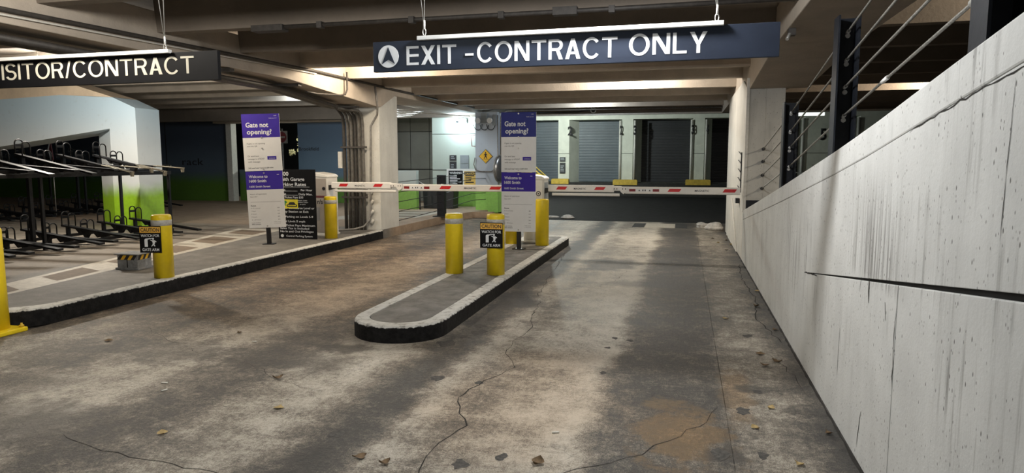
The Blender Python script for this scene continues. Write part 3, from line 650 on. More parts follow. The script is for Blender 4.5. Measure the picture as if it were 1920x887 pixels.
# ---- pole mounted information boards
def info_board(label, loc, rot, w, h, side, header_mat):
    t = thing('information_board', label, 'sign', loc, rot, 'tall purple and white gate help boards')
    x0, x1 = -w / 2, w / 2; zt = h
    zf = lambda f: zt - f * (zt - .30)       # f: 0 top .. 1 bottom of the boards
    MB().box(-.035, .035, .012, .06, 0, zt - .1).build('post', m_black, t)
    MB().box(-.10, .10, -.05, .12, 0, .012).build('base_plate', m_black, t)
    up = B(x0, x1, 0, .010, zf(.497), zf(0)).build('upper_panel', m_board, t)
    lo = B(x0 + .005, x1 - .005, -.003, .008, zf(1), zf(.5)).build('lower_panel', m_board, t)
    B(x0, x1, -.0015, 0, zf(.205), zf(0)).build('purple_header', header_mat, up)
    B(x0 + .005, x1 - .005, -.0045, -.003, zf(.66), zf(.5)).build('purple_header', m_purple, lo)
    X = lambda f: x0 + w * f
    k = h / 2.30
    def tx(p, s, fx, f, hh, wf, mat=m_ink, bold=0., y=-.0022, al='LEFT'): text(p, s, X(fx), zf(f), hh, mat, w=w * wf, bold=bold, y=y, align=al, depth=0)
    tx(up, 'Gate not', .10, .115, .085 * k, .60, m_let, .025); tx(up, 'opening?', .12, .175, .085 * k, .66, m_let, .025)
    tx(up, '1600', .86, .022, .016 * k, .07, m_let); tx(up, 'Wells Lot G11', .72, .043, .014 * k, .21, m_let)
    tx(up, 'If gate is not opening', .10, .262, .024 * k, .48, y=-.001); tx(up, 'scan the QR', .10, .285, .024 * k, .27, y=-.001)
    tx(up, 'Or send text', .10, .372, .026 * k, .30, y=-.001); tx(up, 'message to 676347', .10, .397, .026 * k, .44, y=-.001); tx(up, 'with message', .10, .422, .026 * k, .32, y=-.001)
    B(X(.62), X(.86), -.0015, 0, zf(.40), zf(.37)).build('purple_label', m_purple, up); tx(up, 'OPENING', .66, .392, .018 * k, .17, m_let)
    tx(up, 'Still need help? Call 713-289-4304', .10, .475, .020 * k, .66, y=-.001, bold=.02)
    tx(lo, 'Welcome to', .09, .557, .050 * k, .50, m_let, .025, y=-.0052); tx(lo, '1600 Smith', .09, .596, .050 * k, .46, m_let, .025, y=-.0052)
    tx(lo, '1600 Smith Street', .09, .642, .036 * k, .56, m_let, .012, y=-.0052); B(X(.84), X(.90), -.0052, -.0045, zf(.533), zf(.528)).build('lettering', m_let, lo)
    yy = -.004
    tx(lo, 'Hours of operation', .09, .705, .022 * k, .44, y=yy); tx(lo, 'Open 24/7', .09, .728, .020 * k, .19, y=yy)
    B(X(.09), X(.90), yy - .0002, yy + .001, zf(.771), zf(.769)).build('rule_line', m_ink_l, lo)
    tx(lo, 'Rates', .09, .808, .024 * k, .14, y=yy, bold=.02)
    for i, (s, p) in enumerate((('0-15 minutes', '$0'), ('1 hour', '$15'), ('2 hours', '$20'), ('3 hours', '$25'), ('4 - 24 hours', '$35'), ('Lost ticket', ''))):
        tx(lo, s, .09, .828 + i * .026, .017 * k, .010 * len(s) * 2.1, y=yy)
        if p: tx(lo, p, .80, .828 + i * .026, .017 * k, .055, y=yy)
    tx(lo, 'ESS contact', .09, .972, .018 * k, .24, y=yy, bold=.02); tx(lo, 'Unless stated', .68, .952, .012 * k, .18, y=yy); tx(lo, 'in this area', .68, .965, .012 * k, .18, y=yy)
    for f in (.012, .205, .30, .48, .515, .985):
        if f in (.012,) and not side: continue
        bo = disc(X(.5), zf(f), .013, -.012, -.002, 12); bo.build('bolt', m_wire, t)
    return t
info_board('tall gate help board standing on the traffic island', (-2.705, 11.2, .16), (0, 0, 0), .60, 2.30, 1, M('board_header_hazed', (.045, .055, .25), .6, var=.05, spec=.15))  # purple header tinted blue, lens haze and shade painted in
info_board('tall leaning gate help board beside the parking rates sign', (-7.13, 10.63, .178), (0, math.radians(-1.7), math.radians(18)), .645, 2.29, 0, m_purple)

# ---- parking rates board
m_tick = M('ticket_yellow', (.78, .68, .04), .5, var=.05)
rs = thing('parking_rates_sign', 'black parking rates sign board on the left pavement', 'sign', (-7.08, 11.5, .178), (0, 0, math.radians(2)))
B(-.40, .39, 0, .02, 0, 1.315).build('sign_panel', m_blk_sign, rs, bevel=.002)
for sx in (-.3, .3): B(sx - .02, sx + .02, .02, .06, 0, 1.2).build('upright', m_dark, rs)
def rt(s, px, py, hh, px1, mat=m_let, bold=.012):                # positions scaled from the board's own edges
    x = -.40 + (px - 523) / 71 * .79; x1 = -.40 + (px1 - 523) / 71 * .79; z = 1.315 - (py - 318) / 136 * 1.315
    text(rs, s, x, z, hh, mat, w=x1 - x, bold=bold, y=-.001, depth=0)
rt('1600', 526, 330, .075, 545, bold=.02); rt('Smith Garage', 525, 340, .065, 574, bold=.02); rt('Parking Rates', 525, 350, .065, 577, bold=.02)
for zz in (352, 360, 368):
    z = 1.315 - (zz - 318) / 136 * 1.315
    B(-.38, .27 if zz == 352 else .02, -.0015, 0, z - .003, z + .003).build('rule_line', m_let, rs)
rt('$5.00', 525, 360, .035, 538); rt('Per Hour', 567, 360, .04, 588); rt('$35.00', 525, 368, .035, 539); rt('Daily Max.', 563, 368, .04, 588)
rt('Lost Ticket Pays $35', 525, 374, .038, 571); rt('CREDIT CARD', 559, 379.5, .022, 578, bold=0); rt('PAYMENT ONLY', 558, 383.2, .022, 580, bold=0); rt('AT EXIT', 564, 387, .022, 575, bold=0)
zc = 1.315 - (394 - 318) / 136 * 1.315
B(-.36, .02, -.0012, 0, zc, zc + .17).build('yellow_ticket', m_tick, rs)
car = MB(); car.prism([(-.21, zc + .03), (0, zc + .03), (0, zc + .07), (-.03, zc + .08), (-.06, zc + .12), (-.15, zc + .12), (-.18, zc + .08), (-.21, zc + .075)], -.003, -.0015, 'y')
car.build('car_symbol', m_mark, rs); B(-.19, -.02, -.004, -.003, zc + .05, zc + .065).build('car_symbol', m_tick, rs)
MB().prism([(-.30, zc + .13), (-.24, zc + .15), (-.20, zc + .12), (-.24, zc + .08), (-.22, zc + .05), (-.30, zc + .07)], -.003, -.0015, 'y').build('cactus_symbol', M('symbol_green', (.03, .2, .04), .6, var=.1), rs)
rt('Pay on Concourse Level or', 525, 395, .040, 591); rt('at Pay Station at Exit', 525, 402, .040, 580)
rt('Free Parking on Levels 5-9', 524, 412, .038, 588); rt('Speed Limit 5 mph', 524, 421, .038, 573); rt('Lost Ticket Pays Maximum', 524, 429, .038, 591)
rt('Sales Tax is Included', 526, 435, .038, 580); rt('No In and Out Privileges', 526, 441, .038, 588); rt('Central Parking System', 537, 450, .036, 586)
disc(-.40 + (529.5 - 523) / 71 * .79, 1.315 - (448 - 318) / 136 * 1.315, .03, -.002, 0, 20).build('emblem', m_let, rs)

# ---- bollards
def bollard(label, x, y, z0, h=.80, r=.118, band=True, sign=None):
    t = thing('bollard', label, 'bollard', (x, y, z0), group='yellow sleeved bollards')
    MB().lathe(0, 0, [(r, 0), (r, h - .03), (r * .97, h - .012), (r * .88, h)], 36).build('sleeve', m_yellow, t)
    if band: MB().lathe(0, 0, [(r + .001, h - .135), (r + .003, h - .133), (r + .003, h - .067), (r + .001, h - .065)], 36, False).build('reflective_band', m_band, t)
    return t
b1 = bollard('plain yellow bollard on the left edge of the island', -2.96, 8.60, .16)
b2 = bollard('yellow bollard on the island carrying a caution plate', -2.39, 8.62, .16)
b3 = bollard('yellow bollard in front of the island barrier cabinet', -2.43, 11.86, .16, .82, band=False)
b4 = bollard('yellow bollard half hidden behind the island help board', -3.02, 11.98, .16)
b5 = bollard('yellow bollard with caution plate on the left kerb', -6.40, 7.26, .178)
b6 = bollard('yellow bollard in front of the left barrier cabinet', -6.55, 11.80, .178)
def caution(par, x, z, w, rot, y):
    e = B(-w / 2, w / 2, 0, .004, 0, .335).build('caution_plate', m_blk_sign, par); e.location = (x, y, z); e.rotation_euler = (0, 0, rot)
    B(-w / 2 + .006, w / 2 - .006, -.001, 0, .25, .325).build('amber_panel', m_orange, e)
    text(e, 'CAUTION', 0, .265, .048, m_mark, w=w * .86, bold=.02, align='CENTER', depth=0, y=-.0018)
    text(e, 'WATCH FOR', 0, .198, .036, m_let, w=w * .86, bold=.012, align='CENTER', depth=0)
    text(e, 'GATE ARM', 0, .022, .036, m_let, w=w * .78, bold=.012, align='CENTER', depth=0)
    s = MB(); s.box(-.075, -.035, -.0015, 0, .075, .165); s.prism([(-.075, .165), (-.035, .165), (.03, .18), (.03, .188), (-.06, .178)], -.0015, 0, 'y')
    s.prism([(.036 + .013 * math.cos(a), .176 + .013 * math.sin(a)) for a in [2 * PI * i / 12 for i in range(12)]], -.0015, 0, 'y')
    s.prism([(.02, .158), (.055, .158), (.060, .125), (.048, .105), (.062, .085), (.052, .078), (.034, .103), (.03, .12)], -.0015, 0, 'y')
    s.prism([(.03, .12), (.022, .095), (.008, .085), (.012, .078), (.032, .09), (.04, .115)], -.0015, 0, 'y'); s.prism([(.02, .158), (.0, .165), (.0, .157), (.02, .145)], -.0015, 0, 'y')
    s.prism([(.055, .158), (.078, .140), (.074, .133), (.055, .146)], -.0015, 0, 'y')
    s.build('gate_arm_symbol', m_let, e)
caution(b2, -.025, .36, .305, 0, -.125)
caution(b5, -.055, .33, .275, math.radians(12), -.14)
# far-left flanged post
fp = thing('bollard', 'yellow bollard on a bolted flange at the left edge of the picture', 'bollard', (-6.385, 5.02, 0), group='yellow sleeved bollards')
MB().lathe(0, 0, [(.118, .02), (.115, .5), (.112, 1.0), (.10, 1.02)], 32).build('sleeve', m_yellow, fp)
MB().box(-.20, .20, -.17, .17, 0, .045).build('base_flange', m_yellow, fp, bevel=.012)
for sx, sy in ((-1, -1), (1, -1), (1, 1), (-1, 1)):
    MB().lathe(sx * .165, sy * .13, [(.022, .045), (.022, .065), (.01, .07), (.01, .085)], 6).build('bolt', m_yel_d, fp)

# ---- barrier gates
def arm_seg(mb, x0, x1, z0, z1, y0=-.03, y1=.03):
    c = .012
    mb.prism([(y0 + c, z0), (y1 - c, z0), (y1, z0 + c), (y1, z1 - c), (y1 - c, z1), (y0 + c, z1), (y0, z1 - c), (y0, z0 + c)], x0, x1, 'x')
def para(x, z, w, h, y): return MB().prism([(x, z), (x + w, z), (x + w + h * .7, z + h), (x + h * .7, z + h)], y - .0015, y, 'y')
def barrier(label, loc, L, drop, depth, width, circ_mat):
    t = thing('barrier_gate', label, 'barrier', loc, group='boom barrier gates')
    w = width
    # cabinet: body, panel, hood
    MB().prism([(0, 0), (depth, 0), (depth, 1.16), (0, 1.20)], -w, 0, 'x').build('cabinet', m_cab, t, bevel=.012)
    MB().prism([(-w - .01, 1.165), (.012, 1.145), (.012, 1.18), (-.04, 1.215), (-w - .01, 1.255)], -.015, depth + .015, 'y').build('hood', m_cab, t, bevel=.012)
    B(-w + .02, -.025, -.012, 0, .06, 1.13).build('front_panel', circ_mat, t, bevel=.004)
    MB().box(-w - .02, .02, -.02, depth + .02, 0, .03).build('plinth', m_cab, t)
    # pivot and boom
    MB().prism([(.02 + .0, 1.0), (.06, 1.0), (.09, 1.03), (.09, .93), (0, .90), (0, 1.0)], .05, .16, 'y').build('arm_bracket', m_dark, t)
    hx = L * .37
    a = MB(); arm_seg(a, .07, hx, .935, 1.06, .04, .11); ob = a.build('boom', m_arm, t)
    bz = .955 - drop
    b = MB(); arm_seg(b, hx + .20, L, .925 - drop, 1.05 - drop, .04, .11); o2 = b.build('boom', m_arm, t)
    b = MB(); arm_seg(b, hx - .02, hx + .13, .965, 1.045, .03, .12); b.prism([(hx + .10, 1.04), (hx + .24, 1.04), (hx + .24, .96), (hx + .17, .905), (hx + .12, .95)], .028, .05, 'y'); h = b.build('hinge', m_arm, t)
    for q in (.0, .05, .15, .2): B(hx + q, hx + q + .012, .026, .03, .985, 1.012).build('hinge_pin', m_ink, h)
    b = MB(); arm_seg(b, .14, hx + .10, .865, .915, .05, .10); b.build('lower_rod', m_arm, t)
    z = .975
    para(hx * .17, z, .17, .055, .04).build('red_chevron', m_red, ob); para(hx * .72, z, .17, .055, .04).build('red_chevron', m_red, ob)
    text(ob, 'MAGNETIC', hx * .43, z + .004, .032, m_ink, w=.22, bold=.015, y=.0385, depth=0)
    z -= drop + .008
    B(hx + .27, hx + .38, .0385, .04, z, z + .045).build('dark_reflector', m_red_d, o2); B(hx + .68, hx + .79, .0385, .04, z, z + .045).build('dark_reflector', m_red_d, o2)
    lb = B(hx + .385, hx + .675, .0388, .04, z, z + .045).build('warning_label', m_let, o2)
    for q in (.43, .61): MB().prism([(hx + q, z + .008), (hx + q + .035, z + .008), (hx + q + .0175, z + .038)], .038, .0386, 'y').build('warning_symbol', m_ink, lb)
    for q in (.50, .54): B(hx + q, hx + q + .02, .038, .0386, z + .008, z + .036).build('warning_symbol', m_ink, lb)
    rest = L - hx
    para(hx + rest * .435, z, .20, .055, .04).build('red_chevron', m_red, o2); para(hx + rest * .865, z, .20, .055, .04).build('red_chevron', m_red, o2)
    text(o2, 'MAGNETIC', hx + rest * .65, z + .006, .034, m_ink, w=.24, bold=.015, y=.0385, depth=0)
    return t
gL = barrier('boom barrier with brown-faced cabinet on the left pavement', (-6.83, 12.2, .178), 3.62, .022, .42, .30, m_cab_g)
gR = barrier('boom barrier rising from the island across the exit lane', (-2.47, 12.2, .16), 3.40, .012, .42, .38, m_cab)
gR.rotation_euler = (0, 0, 0)
cl = gL
disc(-.07, .93, .035, -.016, -.012, 20).build('call_button', m_black, cl); B(-.28, -.05, -.015, -.012, .75, .79).build('dark_strip', m_dne, cl)
text(cl, 'r/s', -.22, .63, .09, m_mark, y=-.0135, bold=.02, depth=0); B(-.28, -.17, -.0145, -.012, .30, .56).build('notice_label', m_ink_l, cl)
B(.001, .002, .1, .24, .76, .90).build('notice_label', m_let, cl)
disc(-.10, .90, .045, -.015, -.012, 24).build('emblem', m_mark, gR); disc(-.10, .90, .030, -.017, -.015, 24).build('emblem', m_cab, gR); disc(-.10, .90, .014, -.019, -.017, 16).build('emblem', m_mark, gR)
B(-.001, .004, .04, .36, .08, 1.1).build('side_panel', m_grey, gR)

# ---- cable fence on the ramp wall
cf = thing('cable_fence', 'steel cable fence with black channel posts on the ramp wall', 'fence', (0, 0, 0))
def channel(y, zt):
    zb = top(y) - .05; m = MB()
    m.box(1.09, 1.238, y + .157, y + .17, zb, zt); m.box(1.085, 1.098, y, y + .17, zb, zt); m.box(1.226, 1.238, y, y + .17, zb, zt)
    p = m.build('post', m_post, cf)
    for k in range(4):
        zz = zt - .13 - k * .212
        MB().tube([(1.18, y + .145, zz), (1.18, y + .185, zz)], .018, 10).build('cable_sleeve', m_wire, p)
PY = [(2.985, 3.10), (5.66, 2.73), (8.42, 2.32)]
for y, zt in PY: channel(y, zt)
cz = lambda k: [(1.16, 1.0, [3.24, 3.03, 2.82, 2.60][k]), (1.16, 3.15, [2.97, 2.76, 2.55, 2.34][k]), (1.175, 5.82, [2.62, 2.41, 2.21, 1.99][k]), (1.18, 8.58, [2.20, 1.99, 1.80, 1.58][k]),
                (1.25, 12.02, [1.845, 1.64, 1.415, 1.196][k])]
for k in range(4):
    P = cz(k); mb = MB(); pts = []
    for a, b in zip(P[:-1], P[1:]):
        for i in range(8): t = i / 8; pts.append(tuple(a[j] + (b[j] - a[j]) * t for j in range(3)))
    pts.append(P[-1]); mb.tube(pts, .0085, 8)
    c = mb.build('cable', m_cable, cf)
    MB().tube([(1.25, 11.95, P[-1][2] + .006), (1.25, 12.03, P[-1][2])], .026, 10).build('anchor', m_dark, c)
    if k == 3:
        MB().tube([(1.16, 3.16, 2.338), (1.161, 3.36, 2.312)], .018, 10).build('turnbuckle', m_wire, c); MB().tube([(1.168, 4.6, 2.150), (1.169, 4.72, 2.134)], .013, 10).build('turnbuckle', m_alu, c)
    for (yy, zz) in ((5.82, P[2][2]), (8.58, P[3][2])): MB().tube([(1.177, yy - .06, zz + .008), (1.177, yy + .01, zz)], .014, 8).build('cable_end', m_alu, c)

# ---- cable barrier on the walkway
wf = thing('walkway_cable_barrier', 'thin cable barrier with one black post beyond the left gate', 'barrier', (0, 0, 0))
B(-6.36, -6.15, 17.1, 17.25, .17, 1.28).build('post', m_post, wf, bevel=.006); B(-6.45, -6.06, 17.0, 17.35, .17, .20).build('base_plate', m_dark, wf)
text(wf, 'rs', -6.24, 1.0, .08, m_let, y=17.095, depth=0)
for zc, zp, ze in ((1.17, 1.22, 1.33), (.94, 1.0, 1.13), (.72, .78, .90), (.50, .56, .70), (.29, .36, .50)):
    MB().tube([(-6.33, 14.42, zc), (-6.26, 17.1, zp), (-6.05, 19.3, ze), (-5.80, 19.8, ze)], .008, 6).build('cable', m_black, wf)

# ---- things on the lamp wall
fl = thing('flood_lamp', 'glaring cold flood lamp high on the pale green wall', 'lamp', (-6.95, 21.2, 2.88))
B(-.14, .14, -.10, 0, -.02, .12).build('housing', m_grey, fl, bevel=.01)
disc(0, .05, .085, -.125, -.10, 24).build('lens', m_glow, fl)
B(-.22, -.15, -.06, 0, 0, .05).build('bracket', m_dark, fl)
em = thing('emergency_light', 'twin-headed emergency light with looping cables on the blue pier', 'lamp', (-5.82, 19.8, 2.78))
B(-.10, .10, -.10, 0, .0, .28).build('housing', m_grey, em, bevel=.01); B(.26, .36, -.06, 0, -.08, .24).build('side_box', m_grey, em, bevel=.005)
for sx in (-1, 1):
    MB().tube([(sx * .18, -.14, .06), (sx * .20, -.05, .08)], [.085, .06], 14).build('lamp_head', m_let, em)
    MB().tube([(sx * .20 + .14 * sx * 0 + .13 * math.cos(a), -.04, -.02 + .17 * math.sin(a) - .02) for a in [PI + PI * i / 12 for i in range(13)]], .010, 6).build('cable_loop', m_dark, em)
MB().tube([(.13 * math.cos(a), -.05, -.06 + .15 * math.sin(a)) for a in [PI + PI * i / 12 for i in range(13)]], .010, 6).build('cable_loop', m_dark, em)
ps = thing('pedestrian_sign', 'yellow diamond pedestrian crossing sign on the blue pier', 'sign', (-5.79, 19.79, 1.79))
MB().prism([(0, -.215), (.215, 0), (0, .215), (-.215, 0)], -.008, 0, 'y').build('sign_edge', m_mark, ps)
MB().prism([(0, -.200), (.200, 0), (0, .200), (-.200, 0)], -.012, -.008, 'y').build('sign_face', m_diamond, ps)
w = MB(); w.prism([(.018 * math.cos(2 * PI * i / 12) + .0, .11 + .018 * math.sin(2 * PI * i / 12)) for i in range(12)], -.015, -.012, 'y')
w.prism([(-.025, .085), (.02, .085), (.022, .01), (.05, -.07), (.032, -.075), (-.002, -.01), (-.04, -.075), (-.058, -.068), (-.02, .01)], -.015, -.012, 'y')
w.prism([(-.025, .085), (-.06, .03), (-.05, .025), (-.02, .06)], -.015, -.012, 'y'); w.prism([(.02, .085), (.055, .04), (.048, .032), (.018, .06)], -.015, -.012, 'y')
w.build('walking_symbol', m_mark, ps)
B(-.11, .11, -.014, -.012, -.095, -.088).build('road_line', m_mark, ps)
mi = thing('convex_mirror', 'round convex mirror seen edge-on beside the blue pier', 'mirror', (-5.33, 19.75, 1.42), (0, 0, math.radians(76)))
MB().prism([(.40 * math.cos(a), .42 * math.sin(a)) for a in [2 * PI * i / 32 for i in range(32)]], -.02, .02, 'y').build('rim', m_pipe, mi)
mb = MB(); segs = 32
rings = [(0.40 * math.sin(t), -.02 - .10 * math.cos(t)) for t in [PI / 2 * i / 6 for i in range(7)]]
mb.v.append((0, rings[0][1], 0))
for rr, yy in rings[1:]:
    for j in range(segs): a = 2 * PI * j / segs; mb.v.append((rr * .97 * math.cos(a), yy, rr * 1.02 * math.sin(a)))
for j in range(segs): mb.f.append((0, 1 + j, 1 + (j + 1) % segs)); mb.sm.append(True)
for i in range(len(rings) - 2):
    for j in range(segs):
        a = 1 + i * segs + j; b = 1 + i * segs + (j + 1) % segs; mb.f.append((a, b, b + segs, a + segs)); mb.sm.append(True)
mb.build('mirror_face', m_mirror, mi); MB().tube([(0, .02, 0), (.12, .2, .05)], .02, 8).build('bracket', m_pipe, mi)
# notices
def notice(name, label, x0, x1, y, z0, z1, mat, lines, lmat, head=None, hmat=None, group=None):
    t = thing(name, label, 'sign', (x0, y, z0), group=group); w = x1 - x0; h = z1 - z0
    B(0, w, -.01, 0, 0, h).build('sign_panel', mat, t)
    if head:
        if hmat: B(.01, w - .01, -.012, -.01, h * .76, h - .01).build('header_strip', hmat, t)
        text(t, head[0], w / 2, h * .80, h * .14, head[1], w=w * .86, bold=.02, align='CENTER', y=-.013, depth=0)
    for i in range(lines):
        zz = h * .66 - i * h * .62 / lines
        k = random.uniform(.6, 1); B(.04, .04 + (w - .08) * k, -.0125, -.01, zz, zz + h * .30 / lines).build('text_line', lmat, t)
    return t
m_amb = M('notice_amber', (.80, .52, .12), .5, var=.05)
wfb = thing('notice_frame', 'white frame board holding the black and amber notices', 'board', (-7.50, 21.10, .80))
B(0, .62, 0, .04, 0, .60).build('board', m_alu, wfb); B(.62, 1.02, .0, .03, .05, .60).build('board', m_alu, wfb)
notice('warning_notice', 'black notice with white text lines on the pale green wall', -7.43, -6.95, 21.10, .84, 1.34, m_blk_sign, 6, m_let, ('WARNING', m_let))
notice('warning_notice', 'amber CAUTION notice right of the black notice', -6.90, -6.50, 21.10, .86, 1.32, m_amb, 4, m_mark, ('CAUTION', m_amb), m_mark)
notice('wall_notice', 'small dark square notice above a taller one left of the grey hatch', -7.42, -7.19, 21.19, 1.66, 1.84, m_dark, 2, m_grey)
notice('wall_notice', 'taller dark notice left of the grey hatch', -7.42, -7.19, 21.19, 1.28, 1.63, m_dark, 3, m_grey)
gh = thing('wall_hatch', 'grey two-part metal hatch on the pale green wall', 'hatch', (-7.06, 21.19, 1.30))
B(0, .29, -.02, 0, .27, .54).build('hatch_door', m_grey, gh, bevel=.004); B(0, .29, -.02, 0, 0, .26).build('hatch_door', m_grey, gh, bevel=.004)
hb = thing('hose_bracket', 'pale pink angular bracket beside the blue pier', 'bracket', (-6.52, 21.15, 2.1))
MB().tube([(.14, 0, 0), (-.10, -.1, .03), (-.12, -.1, .36), (.14, 0, .42)], .018, 6).build('frame', M('pink_primer', (.55, .35, .33), .6, var=.1), hb)
# boxes with conduit on the pier
wl = thing('wall_conduit', 'thin grey conduit running round the blue pier at chest height', 'pipe', (0, 0, 0))
MB().tube([(-6.12, 19.76, 1.75), (-6.16, 19.76, 1.55), (-6.10, 19.76, 1.38), (-5.95, 19.77, 1.34), (-5.62, 19.77, 1.34), (-5.46, 19.76, 1.42), (-5.41, 19.76, 1.6), (-5.41, 19.76, 3.0)], .016, 8).build('conduit', m_pipe, wl)
# half wall, dark cabinet and rail
hfw = B(-8.62, -7.93, 19.55, 19.75, .17, 1.36).build('half_wall', mural_material('half_wall_paint', .80, .84, (.22, .42, .08), (.42, .46, .44), (.42, .46, .44)), None, bevel=.01); tag(hfw, 'low pale wall with green foot behind the left boom', 'wall')
bn = thing('waste_bin', 'dark bin behind the cable barrier post', 'bin', (-7.35, 20.3, .17))
MB().prism([(-.55, 0), (.42, 0), (.45, .60), (-.58, .60)], -.25, .25, 'y').build('body', m_dark, bn, bevel=.02); B(-.6, .47, -.28, .28, .60, .66).build('lid', m_post, bn, bevel=.01)
sr = thing('handrail', 'short dark handrail with a sloping grab bar behind the left boom', 'rail', (-7.6, 19.5, .17))
MB().tube([(-.2, 0, 0), (-.2, 0, .85), (.25, 0, .60)], .02, 8).build('rail', m_alu, sr); MB().tube([(-.2, 0, 0), (-.2, 0, .84)], .024, 8).build('post', m_dark, sr)
# notices on dock pier
notice('dock_notice', 'small dark square notice on the pier with a stencilled 2', -5.90, -5.62, 32.98, 1.62, 1.84, m_dark, 2, m_grey)
notice('dock_notice', 'tall dark notice on the pier with a stencilled 2', -5.90, -5.62, 32.98, 1.05, 1.57, m_dark, 4, m_grey)
# dock stair
ds = thing('dock_stair', 'yellow railed steel stair at the left end of the loading dock', 'stair', (-7.3, 31.4, 0))
for i in range(4): B(-.1 + i * .22, .12 + i * .22, 0, .9, 0, .62 - i * .15).build('step', m_dark, ds)
for yy in (0, .9):
    MB().tube([(-.35, yy, .6), (-.35, yy, 1.55), (.15, yy, 1.55), (.95, yy, .85), (.95, yy, .1)], .028, 6).build('handrail', m_bumper, ds)
    MB().tube([(-.35, yy, 1.1), (.15, yy, 1.1), (.95, yy, .45)], .022, 6).build('handrail', m_bumper, ds)
for x in (-.2, 0): MB().tube([(x, 0, .6), (x, 0, 2.1)], .022, 6).build('upright', m_pipe, ds)
B(-.1, .75, 1.0, 1.03, .75, 1.05).build('side_panel', m_yel_d, ds)
gr2 = thing('guard_rail', 'thin steel guard rail in front of the pier with a stencilled 5', 'rail', (4.6, 31.8, 0))
MB().tube([(-.9, 0, 1.15), (2.2, 0, 1.15)], .02, 6).build('rail', m_wire, gr2)
for x in (.2, .75, 1.0, 1.5): MB().tube([(x, 0, 0), (x, 0, 1.5)], .022, 6).build('upright', m_pipe, gr2)
lf = thing('ceiling_light', 'glowing tube light seen between the fence cables over the dock', 'lamp', (5.1, 31.2, 3.62))
B(-.55, .55, -.1, .1, .05, .12).build('housing', m_alu, lf); B(-.5, .5, -.08, .08, -.08, .05).build('tube', M('dim_tube', (.8, .85, .8), .4, emit=(.85, .95, .85), estr=1.2), lf)

# ---- conduits
cbn = thing('conduit_bundle', 'bundle of five conduits running down the left side of the white column', 'pipe', (0, 0, 0))
for k in range(6):
    x = -7.06 + k * .088
    tip = [(-6.45 - .05 * k, 5.2, 2.84), (-6.50 - .05 * k, 8.5, 2.85), (-6.58 - .05 * k, 10.3, 2.86), (-6.72 - .045 * k, 12.4, 2.73), (x, 13.2, 2.69), (x, 13.34, 2.60), (x, 13.38, 2.40), (x, 13.39, 1.2), (x, 13.39, .18)]
    MB().tube(tip, .030 if k % 2 else .036, 10).build('conduit', m_pipe_m if k % 3 else m_pipe_d, cbn)
for zz in (1.92, 1.02, .86): B(-7.12, -6.52, 13.32, 13.36, zz, zz + .04).build('clamp', m_pipe_d, cbn)
B(-7.20, -7.11, 13.35, 13.46, 1.5, 1.85).build('junction_box', m_pipe_w, cbn)
for y, x0, x1 in ((8.48, -6.75, -6.2), (10.4, -6.95, -6.3), (12.9, -7.10, -6.5)): B(x0, x1, y, y + .10, 2.90 if y < 12 else 2.72, 2.945 if y < 12 else 2.77).build('hanger', m_pipe_d, cbn)
cc = thing('column_conduit', 'single painted conduit bending down the face of the white column', 'pipe', (0, 0, 0))
MB().tube([(-6.235, 13.2, 3.2), (-6.235, 13.3, 2.76), (-6.30, 13.42, 2.62), (-6.40, 13.43, 2.48), (-6.46, 13.43, 2.38), (-6.49, 13.43, 1.2), (-6.50, 13.43, .55), (-6.53, 13.40, .38), (-6.62, 13.33, .26), (-6.78, 13.2, .21), (-7.2, 12.8, .20)], .021, 8).build('conduit', m_pipe, cc)
for i, zz in enumerate((.30, .50, .72, .93)): MB().tube([(-6.50, 13.44, zz), (-6.44, 13.41, zz + .1)], .026, 8).build('fitting', m_pipe_w, cc)
gp = thing('girder_conduit', 'long thin conduit along the top edge of the left girder', 'pipe', (0, 0, 0))
MB().tube([(-6.21, -1, 2.98), (-6.21, 5.2, 3.06), (-6.21, 8.2, 3.13), (-6.21, 10.85, 3.19), (-6.21, 14, 3.20), (-6.21, 20.9, 3.26)], .024, 8).build('conduit', m_pipe_d, gp)
MB().tube([(-6.22, -1, 2.93), (-6.22, 5.2, 3.01), (-6.22, 8.2, 3.085), (-6.22, 10.85, 3.15)], .010, 8).build('conduit', m_pipe_w, gp)
uc = thing('drop_conduit', 'dark conduit dropping from the left girder and turning back', 'pipe', (.045, 0, 0))
MB().tube([(-6.20, 11.84, 3.3), (-6.20, 11.84, 2.98), (-6.20, 11.76, 2.88), (-6.20, 11.58, 2.85), (-6.20, 10.75, 2.80), (-6.2, 10.4, 2.80)], .016, 8).build('conduit', m_pipe_d, uc)
bpipe = thing('beam_conduit', 'black conduit with a box end crossing the second ceiling joist', 'pipe', (0, 0, 0))
MB().tube([(-4.5, 7.1, 3.165), (-2, 7.1, 3.17), (-.9, 7.1, 3.17), (1.0, 7.1, 3.18)], .024, 8).build('conduit', m_pipe_d, bpipe)
B(-4.85, -4.45, 7.04, 7.18, 3.12, 3.19).build('end_box', m_pipe_d, bpipe, bevel=.005)
for x in (-4.0, -2.9, -1.9, -.75): B(x - .03, x + .03, 7.06, 7.14, 3.13, 3.2).build('clamp', m_pipe_d, bpipe)
B(-1.35, -1.1, 7.05, 7.15, 3.13, 3.21).build('coupling', m_pipe_d, bpipe)
hf = thing('girder_fitting', 'black chain fitting hanging from the ramp side girder above the sign', 'fitting', (1.04, 7.8, 0))
B(-.03, .04, -.05, .05, 2.95, 3.05).build('clamp', m_pipe_d, hf); MB().tube([(-.05, -.1, 2.9), (0, 0, 3.0), (.04, .05, 3.12)], .018, 6).build('rod', m_wire, hf)
cu = thing('curled_conduit', 'stack of curved white conduits behind the white column', 'pipe', (0, 0, 0))
